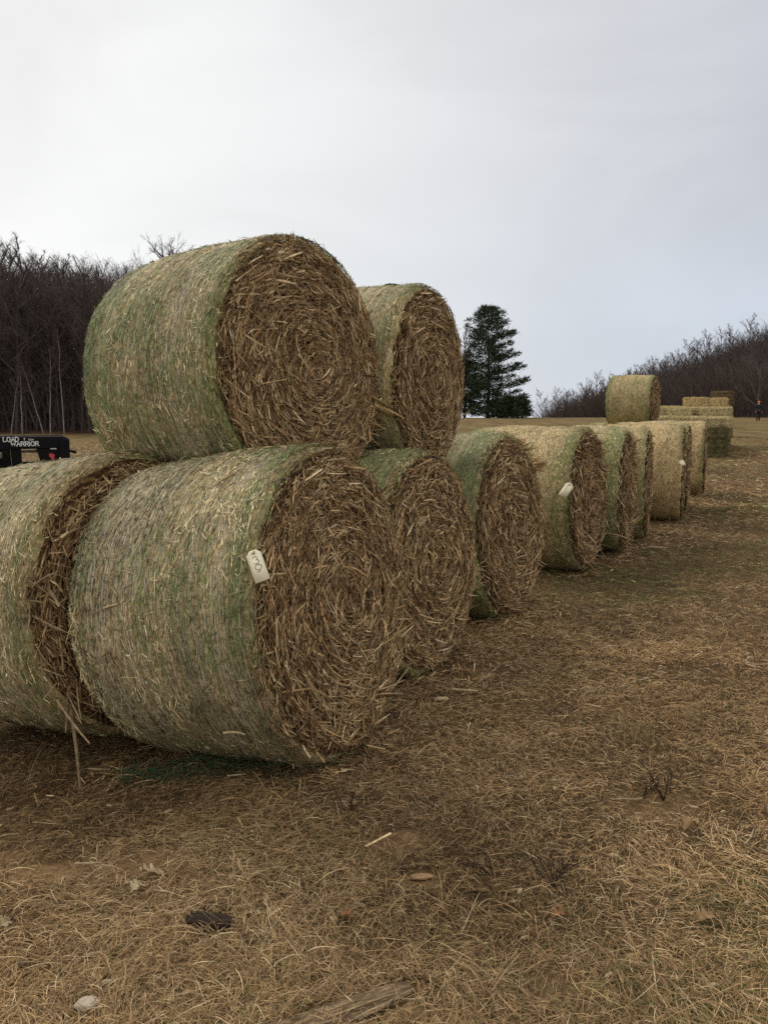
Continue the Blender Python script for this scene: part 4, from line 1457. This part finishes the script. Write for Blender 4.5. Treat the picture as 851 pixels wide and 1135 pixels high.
# ------------------------------------------------------------------ tufts and weeds
def tuft(px, py, n, h, seed, cols, spread=.12, w=.003, lean=.5):
    r_ = np.random.default_rng(seed)
    x, y, z = ground_at(px, py)
    bx, by = x + r_.normal(size=n) * spread, y + r_.normal(size=n) * spread
    bz = terrain(bx, by)
    hh = h * r_.uniform(.4, 1.1, n)
    s = np.linspace(0, 1, 5)
    ln = r_.normal(size=(n, 2)) * lean
    P = np.c_[bx, by, bz][:, None] + np.stack([ln[:, :1] * hh[:, None] * (s ** 1.8)[None], ln[:, 1:] * hh[:, None] * (s ** 1.8)[None], hh[:, None] * (s - .25 * s ** 2.5)[None]], -1)
    N = unit(np.c_[r_.normal(size=(n, 2)), np.zeros(n)])
    V, F = strips(P, w * r_.uniform(.6, 1.3, (n, 1)) * np.array([1, .95, .8, .55, .15])[None], N)
    col = np.repeat(np.array(cols)[r_.integers(0, len(cols), n)] * r_.uniform(.7, 1.2, (n, 1)), 10, 0)
    return V, F, col


GREEN = [(.085, .115, .040), (.12, .14, .055), (.06, .085, .03), (.20, .17, .08)]
STRAW = [(.36, .27, .14), (.28, .19, .09), (.44, .35, .21)]
spots = []
r_ = np.random.default_rng(12)
for i in range(150):
    q = r_.random()
    px, py = (r_.uniform(620, 851), r_.uniform(580, 860)) if q < .35 else ((r_.uniform(640, 851), r_.uniform(960, 1130)) if q < .55 else
             ((r_.uniform(480, 851), r_.uniform(800, 1130)) if q < .8 else (r_.uniform(60, 620), r_.uniform(900, 1130))))
    dk = 3.2 / max(ground_at(px, py)[1], 1)
    spots.append((px, py, int(r_.uniform(12, 40)), r_.uniform(.03, .085) * (1 if q < .8 else .8), i + 50, GREEN if q < .8 else GREEN + STRAW * 3, r_.uniform(.05, .16), .0028 / max(dk, .3) ** .6))
Vs, Fs, Cs, off = [], [], [], 0
for sp in spots:
    V, F, c = tuft(*sp)
    Vs.append(V)
    Fs.append(F + off)
    Cs.append(c)
    off += len(V)
tag(mesh_obj('green_grass', np.concatenate(Vs), np.concatenate(Fs), M_grass, col=np.concatenate(Cs)), 'sparse green grass growing through the dead straw', 'grass', kind='stuff')

for i, (px, py, h, lab) in enumerate(((713, 822, .17, 'upright dry pale grass clump at the right of the open ground'), (770, 805, .16, 'dry grass clump at the right edge beside the track'),
                                      (690, 818, .13, 'smaller dry grass clump left of the pale upright clump'))):
    V, F, c = tuft(px, py, 46, h, 400 + i, STRAW, .05, .003, .35)
    tag(mesh_obj('dry_grass_clump', V, F, M_grass, col=c), lab, 'grass clump')

# dark weed skeletons
M_weed = mat_plain('weed_stem', (.055, .036, .026), .9, .1, 0, .3, 20)


def weed(px, py, h, n, seed, label, lean=(0, 0)):
    r_ = np.random.default_rng(seed)
    x, y, z = ground_at(px, py)
    lines = []
    for i in range(n):
        a = r_.uniform(0, 6.28)
        l_ = h * r_.uniform(.5, 1)
        d = unit(np.array([math.cos(a) * .6 + lean[0], math.sin(a) * .5 + lean[1], r_.uniform(.5, 1.1)]))
        q = np.linspace(0, 1, 5)
        P = np.array([x, y, z]) + d * (q * l_)[:, None] + r_.normal(size=(5, 3)) * (.05 * l_ * q)[:, None]
        lines.append((P, .0022 * (1 - q * .6), 4))
        for j in range(6):
            v = r_.uniform(.35, 1)
            p = np.array([np.interp(v, q, P[:, w]) for w in range(3)])
            dd = unit(d + r_.normal(size=3) * .7)
            lines.append((np.array([p, p + dd * r_.uniform(.02, .06)]), np.array([.0014, .0008]), 3))
    V, F = tubes(lines)
    tag(mesh_obj('dry_weed', V, F, M_weed), label, 'weed')


weed(548, 972, .20, 5, 1, 'dark brittle weed leaning left in the middle of the open ground', (-.5, 0))
weed(612, 985, .16, 9, 2, 'low tangled dark weed right of the leaning one', (.1, 0))
weed(735, 888, .19, 8, 3, 'dark bushy weed near the pale leaf at the right', (-.1, 0))
weed(712, 885, .20, 3, 4, 'single-stemmed dark weed left of the bushy dark weed', (0, 0))
weed(385, 905, .15, 6, 5, 'small dry weed on the straw in front of the nearest bale', (0, 0))

CLEAR = [(x, y, r * .8, .72) for x, y, r, k in SAND]
# ------------------------------------------------------------------ small things on the ground
M_leaf = mat_plain('oak_leaf', (.33, .21, .11), .8, .2, 0, .25, 30)
M_leafp = mat_plain('pale_husk', (.47, .375, .23), .8, .2, 0, .2, 30)
M_sand = mat_plain('sandy_soil', (.33, .20, .095), .95, .1, 0, .25, 25, .6, 60)
M_stone = mat_plain('pale_stone', (.52, .44, .34), .85, .2, 0, .2, 25, .5, 50)
M_tan = mat_plain('brown_stone', (.40, .25, .14), .9, .2, 0, .25, 25, .5, 50)
M_char = mat_plain('dark_wood', (.04, .028, .021), .9, .2, 0, .4, 20, .8, 40)
M_wood, g_, b_ = new_mat('worn_wood')
pos_ = g_.n('ShaderNodeTexCoord').outputs['UV']
wn = g_.noise(g_.vmul(pos_, (7, 60, 1)), 1.0, 5, 0.7, 0.4)
g_.l(g_.ramp(wn, [(0.3, (.06, .04, .025)), (0.48, (.20, .135, .075)), (0.6, (.44, .32, .19)), (0.75, (.52, .40, .25))]), b_.inputs['Base Color'])
b_.inputs['Roughness'].default_value = .9
add_bump(g_, b_, wn, 1.0, .012)


def oak_leaf(px, py, L_, rz, label, mat=None, seed=0):
    r_ = np.random.default_rng(seed)
    x, y, z = ground_at(px, py)
    CLEAR.append((x, y - .02, L_ * .55, .65))
    n = 15
    s = np.linspace(0, 1, n)
    w = (.25 * np.sin(np.pi * np.clip(s * .95 + .03, 0, 1)) ** .8) * (1 + .6 * np.sin(s * 22 + r_.random() * 3)) * r_.uniform(.7, 1.2, n) + .012
    cur = .30 * np.sin(s * 3.0 + r_.random() * 2) + .05 * r_.random()
    rows = []
    for i in range(n):
        for e in (-1, 0, 1):
            rows.append((L_ * (s[i] - .5), L_ * w[i] * e, L_ * (cur[i] + (.75 if e > 0 else .35) * abs(e) * w[i] + .06 * r_.normal() * abs(e))))
    F = []
    for i in range(n - 1):
        for e in range(2):
            F.append([i * 3 + e, i * 3 + e + 1, (i + 1) * 3 + e + 1, (i + 1) * 3 + e])
    o = mesh_obj('dry_leaf', np.array(rows), F, mat or M_leaf)
    sm = o.modifiers.new('thick', 'SOLIDIFY')
    sm.thickness = .0012
    o.location = (x, y, z + .02)
    o.rotation_euler = (r_.normal() * .2, r_.normal() * .2, rz)
    tag(o, label, 'leaf', 'fallen leaves on the straw')


oak_leaf(765, 924, .085, .6, 'pale curled oak leaf right of the bushy dark weed', None, 1)
oak_leaf(560, 1008, .065, 2.2, 'brown oak leaf beneath the low tangled weed', None, 2)
oak_leaf(781, 1022, .075, .2, 'broad tan leaf at the lower right among green blades', None, 3)
oak_leaf(527, 995, .07, 1.2, 'small curled leaf left of the low tangled weed', None, 4)
oak_leaf(40, 841, .07, 1.8, 'upright brown leaf on the ground at the foot of the left bale', None, 5)
oak_leaf(152, 990, .062, 1.2, 'lower of two pale lobed husks left of centre foreground', M_leafp, 6)
oak_leaf(170, 970, .085, .6, 'upper of two pale lobed husks left of centre foreground', M_leafp, 7)
oak_leaf(385, 1028, .05, .4, 'rusty leaf on the straw in the lower middle', mat_plain('rust_leaf', (.33, .16, .07), .8, .2, 0, .2, 30), 8)
oak_leaf(6, 1027, .06, 1.2, 'pale lobed leaf at the lower left border', M_leafp, 9)
oak_leaf(618, 1020, .05, .2, 'tiny rusty leaf below the tangled dark weed', mat_plain('rust_leaf', (.30, .15, .07), .8, .2, 0, .2, 30), 10)

for i, (px, py, sx, sy, sz, mt, lab, nm, ct, rz) in enumerate((
        (96, 1110, .034, .026, .016, M_stone, 'pale flat stone with a brown edge at the lower left', 'stone', 'stone', .3),
        (119, 1088, .018, .008, .007, M_leafp, 'small white chip above the pale flat stone', 'wood_chip', 'chip', .1),
        (467, 977, .042, .016, .009, M_tan, 'tan stone sliver below the middle sandy patch', 'stone', 'stone', .1),
        (488, 777, .045, .02, .010, M_leafp, 'pale straw wad on the ground by the second bale', 'straw_wad', 'straw', .2),
        (8, 862, .014, .009, .007, M_leafp, 'white fleck of husk at the left border near the bale', 'wood_chip', 'chip', 0.),
        (88, 865, .018, .007, .006, M_leafp, 'white fleck of husk on the ground before the left bales', 'wood_chip', 'chip', -.3))):
    x, y, z = ground_at(px, py)
    CLEAR.append((x, y - sy * .3, max(sx, sy) * .85, .93))
    crumple(nm, (x, y, z + .006 + sz * .4), sx, sy, sz, mt, 60 + i, lab, ct, rz, n=18)

r_ = np.random.default_rng(44)
for i in range(16):
    px, py = r_.uniform(20, 840), r_.uniform(790, 1120)
    x, y, z = ground_at(px, py)
    w_ = r_.uniform(.010, .022)
    crumple('wood_chip', (x, y, z + .022), w_, w_ * .4, .005, M_leafp, 120 + i, 'little pale wood chip scattered on the open straw ground', 'chip', r_.uniform(0, 3), 'pale chips scattered over the straw', n=8)

# dark charred stick-like clod and the worn log at the lower edge


def log(px0, py0, px1, py1, r0, r1, mat, seed, name, label, cat, flat=.6, lift=0.0):
    r_ = np.random.default_rng(seed)
    a, b = np.array(ground_at(px0, py0)), np.array(ground_at(px1, py1))
    n, m = 26, 22
    for q in np.linspace(0, 1, 9):
        CLEAR.append((a[0] + (b[0] - a[0]) * q, a[1] + (b[1] - a[1]) * q - .02, r0 * 1.0, .75))
    s = np.linspace(0, 1, n)
    axis = unit(b - a)
    side = np.array([-axis[1], axis[0], 0])
    V = []
    for i in range(n):
        rr = np.interp(s[i], [0, .08, .5, .93, 1], [r0 * .6, r0, max(r0, r1) * 1.0, r1, r1 * .62])
        c = a + (b - a) * s[i]
        for j in range(m):
            t = j / m * 2 * np.pi
            k = rr * (1 + .30 * (vnoise(np.array([j * 1.3 + seed]), np.array([s[i] * 3 + seed]))[0] - .5) + .12 * math.sin(7 * t + s[i] * 3 + seed) + .08 * r_.normal() * .5)
            V.append(c + side * math.cos(t) * k + np.array([0, 0, math.sin(t) * k * flat + r0 * flat * .45 + lift]))
    F = [[i * m + j, (i + 1) * m + j, (i + 1) * m + (j + 1) % m, i * m + (j + 1) % m] for i in range(n - 1) for j in range(m)]
    F += [list(range(m))[::1], list(range((n - 1) * m, n * m))[::-1]]
    uvl = np.array([[i / n * 1.0, j / m * .6] for i in range(n) for j in range(m)])
    tag(mesh_obj(name, np.array(V), F, mat, uv=uvl), label, cat)


x_, y_, z_ = ground_at(231, 1026)
CLEAR.append((x_, y_ - .01, .07, .6))
crumple('dark_clod', (x_, y_, z_ + .012), .088, .034, .022, M_char, 83, 'dark flat clod of rotten matter in the straw at lower left', 'clod', -.05, n=26)
log(285, 1158, 456, 1098, .050, .034, M_wood, 5, 'worn_log', 'worn split log half buried in straw at the bottom edge', 'log', .40, -.004)


# loose straws scattered on the ground, bigger and paler than the thatch
def straw(px, py, L_, rz, w, label, col=(.45, .36, .22), bend=.1):
    x, y, z = ground_at(px, py)
    s = np.linspace(-.5, .5, 6)
    P = np.stack([s * L_ * math.cos(rz) - bend * L_ * s ** 2 * math.sin(rz), s * L_ * math.sin(rz) + bend * L_ * s ** 2 * math.cos(rz), np.zeros(6)], -1) + np.array([x, y, z + .028])
    P[:, 2] = terrain(P[:, 0], P[:, 1]) + .03
    CLEAR.append((x, y - .02, L_ * .4, .6))
    V, F = tubes([(P, w * .5 * np.array([1, 1, 1, .95, .9, .7]), 5)])
    tag(mesh_obj('loose_straw', V, F, M_flake, col=np.array(col) * np.ones((len(V), 3))), label, 'straw', 'loose straws on the ground')


straw(838, 741, .16, .1, .014, 'long pale straw lying at the right border')
straw(515, 771, .16, -.4, .018, 'thick pale straw on bare ground right of the second bale')
straw(565, 680, .22, .2, .010, 'pale straw at the foot of the third bale')
straw(578, 676, .16, .5, .009, 'short straw beside the foot of the third bale')
straw(712, 757, .10, .7, .010, 'short pale straw on the track in the middle right')
straw(722, 610, .35, -.3, .018, 'straw lying beyond the foot of the fifth bale')
straw(98, 955, .10, -.05, .007, 'thin pale straw left of the lobed husks')
straw(262, 855, .08, .1, .009, 'bent pale straw below the green netting')
straw(385, 857, .06, .05, .010, 'short white straw right of the nearest bale foot')
straw(695, 895, .15, .3, .007, 'pale thin straw left of the bushy weed')
straw(830, 935, .14, .9, .007, 'slanted thin straw at the right border foreground')

# crumbs of shed straw round the feet of the bales
r_ = np.random.default_rng(90)
cn = []
for kx in (k1, k2, k3, k4, k5, k6, k7, k0):
    c = np.array(kx[0])
    nn = np.array(kx[1])[:2]
    tn = np.array([-nn[1], nn[0]])
    m = 260
    cn.append(c[:2] + nn * (kx[3] / 2 + r_.exponential(.16, m))[:, None] + tn * (r_.normal(size=m) * .42)[:, None])
cn = np.concatenate(cn)
m = len(cn)
a = r_.random(m) * 6.28
Ln = r_.uniform(.03, .13, m)
d = np.c_[np.cos(a), np.sin(a), r_.normal(size=m) * .15]
P = np.c_[cn, terrain(cn[:, 0], cn[:, 1]) + r_.uniform(.01, .035, m)][:, None] + d[:, None] * (np.linspace(-.5, .5, 3)[None, :, None] * Ln[:, None, None])
V, F = strips(P, r_.uniform(.003, .009, (m, 1)) * np.ones((m, 3)), unit(np.c_[r_.normal(size=(m, 2)) * .5, np.ones(m)]))
col = np.repeat(PAL_FACE[r_.integers(0, 6, m)] * r_.uniform(.6, 1.2, (m, 1)), 6, 0)
tag(mesh_obj('shed_straw', V, F, M_flake, col=col), 'shed straw crumbs scattered at the feet of the bales', 'straw', kind='stuff')

# ------------------------------------------------------------------ dead grass over the ground
GP = np.array([[.56, .38, .195], [.45, .29, .14], [.33, .205, .098], [.17, .10, .048], [.80, .62, .37], [.06, .038, .02]])
GW = np.array([.22, .27, .22, .14, .07, .08])


def grass(n, dlo, dhi, seed, lmin, lmax, wmin, wmax, lift=.03, power=1.0, blo=-36, bhi=36):
    r_ = np.random.default_rng(seed)
    d = dlo * (dhi / dlo) ** (r_.random(n) ** power)
    b = np.radians(r_.uniform(blo, bhi, n))
    x, y = d * np.sin(b), d * np.cos(b)
    # trodden ground: combed in swirls
    sw = fbm(x * .8 + 5, y * .8 + 3, 2) * 14
    a = np.where(r_.random(n) < .28, sw + r_.normal(size=n) * .6, r_.random(n) * 6.28)
    Ln = r_.uniform(lmin, lmax, n)
    wd = np.maximum(r_.uniform(wmin, wmax, n), d * .00035)
    cur = r_.normal(size=n) * .38
    k = 5
    s = np.linspace(-.5, .5, k)
    ang = a[:, None] + cur[:, None] * s[None]
    dx = np.cumsum(np.cos(ang), 1) * (Ln / k)[:, None]
    dy = np.cumsum(np.sin(ang), 1) * (Ln / k)[:, None]
    px, py = x[:, None] + dx - dx[:, 2:3], y[:, None] + dy - dy[:, 2:3]
    h0 = r_.random(n) ** 2.0 * lift
    tl = r_.normal(size=n) * .10 + (r_.random(n) < .05) * r_.uniform(0, .8, n)
    arch = r_.random(n) * .12
    pz = terrain(px.ravel(), py.ravel()).reshape(n, k) + .004 + h0[:, None] + tl[:, None] * s[None] * Ln[:, None] + np.abs(tl * Ln * .5)[:, None] + (arch * Ln)[:, None] * (1 - 4 * s ** 2)[None]
    P = np.stack([px, py, pz], -1)
    N = unit(np.c_[r_.normal(size=(n, 2)) * .7, np.ones(n)])
    bare = smooth(.50, .66, fbm(x * 1.9 + 91, y * 1.9 + 33, 3))
    wd = np.where(r_.random(n) < .4 * bare, 0.0, wd)
    V, F = strips(P, wd[:, None] * np.array([.7, 1, 1, .8, .35])[None], N)
    # colour by patch
    gold = fbm(x * .9 + 60, y * .9 + 20, 3)
    dark = fbm(x * 1.6 + 11, y * 1.6 + 71, 3)
    w = GW[None] * np.ones((n, 1))
    w[:, 0] *= .4 + 2 * smooth(.4, .65, gold)
    w[:, 4] *= .4 + 2 * smooth(.45, .65, gold)
    w[:, 3] *= .5 + 2.4 * smooth(.5, .68, dark)
    w[:, 5] *= .5 + 2.8 * smooth(.5, .68, dark)
    cw = np.cumsum(w / w.sum(1, keepdims=True), 1)
    ci = (r_.random(n)[:, None] > cw).sum(1).clip(0, len(GP) - 1)
    col = GP[ci] * r_.uniform(.75, 1.2, (n, 1))
    # further away: darker, trampled, with olive growth showing through
    far = smooth(4.5, 9, d)
    shade = fbm(x * .45 + 81, y * .45 + 15, 4)
    col = col * (.82 + .40 * smooth(.36, .62, shade))[:, None]      # trodden, muddier ground in places
    col = col * (1 - .06 * far)[:, None]
    grn = fbm(x * .55 + 31, y * .55 + 47, 3)
    gm = (r_.random(n) < .65 * smooth(.50, .66, grn) * (.05 + .92 * smooth(0., 2.2, x)) + .02)
    col[gm] = np.array([.135, .150, .045]) * r_.uniform(.6, 1.35, (gm.sum(), 1))
    return V, F, np.repeat(col, k * 2, 0)


def clear(V, F, c, k):
    """drop blades lying over the small things on the ground"""
    n = len(V) // (2 * k)
    ctr = V.reshape(n, 2 * k, 3)[:, ::2][:, [0, 2, 4], :2]
    keep = np.ones(n, bool)
    for (ex, ey, er, ek) in CLEAR:
        hit = (np.hypot(ctr[..., 0] - ex, ctr[..., 1] - ey) < er).any(1)
        keep &= ~(hit & (rs.random(n) < ek))
    V = V.reshape(n, 2 * k, 3)[keep].reshape(-1, 3)
    c = c.reshape(n, 2 * k, 3)[keep].reshape(-1, 3)
    m = keep.sum()
    b = (np.arange(m) * k * 2)[:, None] + (np.arange(k - 1) * 2)[None, :]
    return V, np.stack([b, b + 1, b + 3, b + 2], -1).reshape(-1, 4), c


parts = [grass(320000, 1.7, 6.5, 1, .014, .075, .0008, .0021, .024),
         grass(24000, 1.7, 5.0, 2, .07, .18, .0010, .0022, .032),
         grass(150000, 5.5, 16, 3, .04, .14, .002, .004, .025),
         grass(70000, 14, 48, 4, .10, .26, .006, .013, .045),
         grass(16000, 1.2, 7.0, 5, .06, .18, .0015, .0035, .035, 1.0, -80, -36),
         grass(12000, 1.2, 7.0, 6, .06, .18, .0015, .0035, .035, 1.0, 36, 75)]
Vs, Fs, Cs, off = [], [], [], 0
for V, F, c in parts:
    V, F, c = clear(V, F, c, 5)
    Vs.append(V)
    Fs.append(F + off)
    Cs.append(c)
    off += len(V)
tag(mesh_obj('dead_grass', np.concatenate(Vs), np.concatenate(Fs), M_grass, col=np.concatenate(Cs)), 'matted dead grass and straw covering the field', 'grass', kind='stuff')
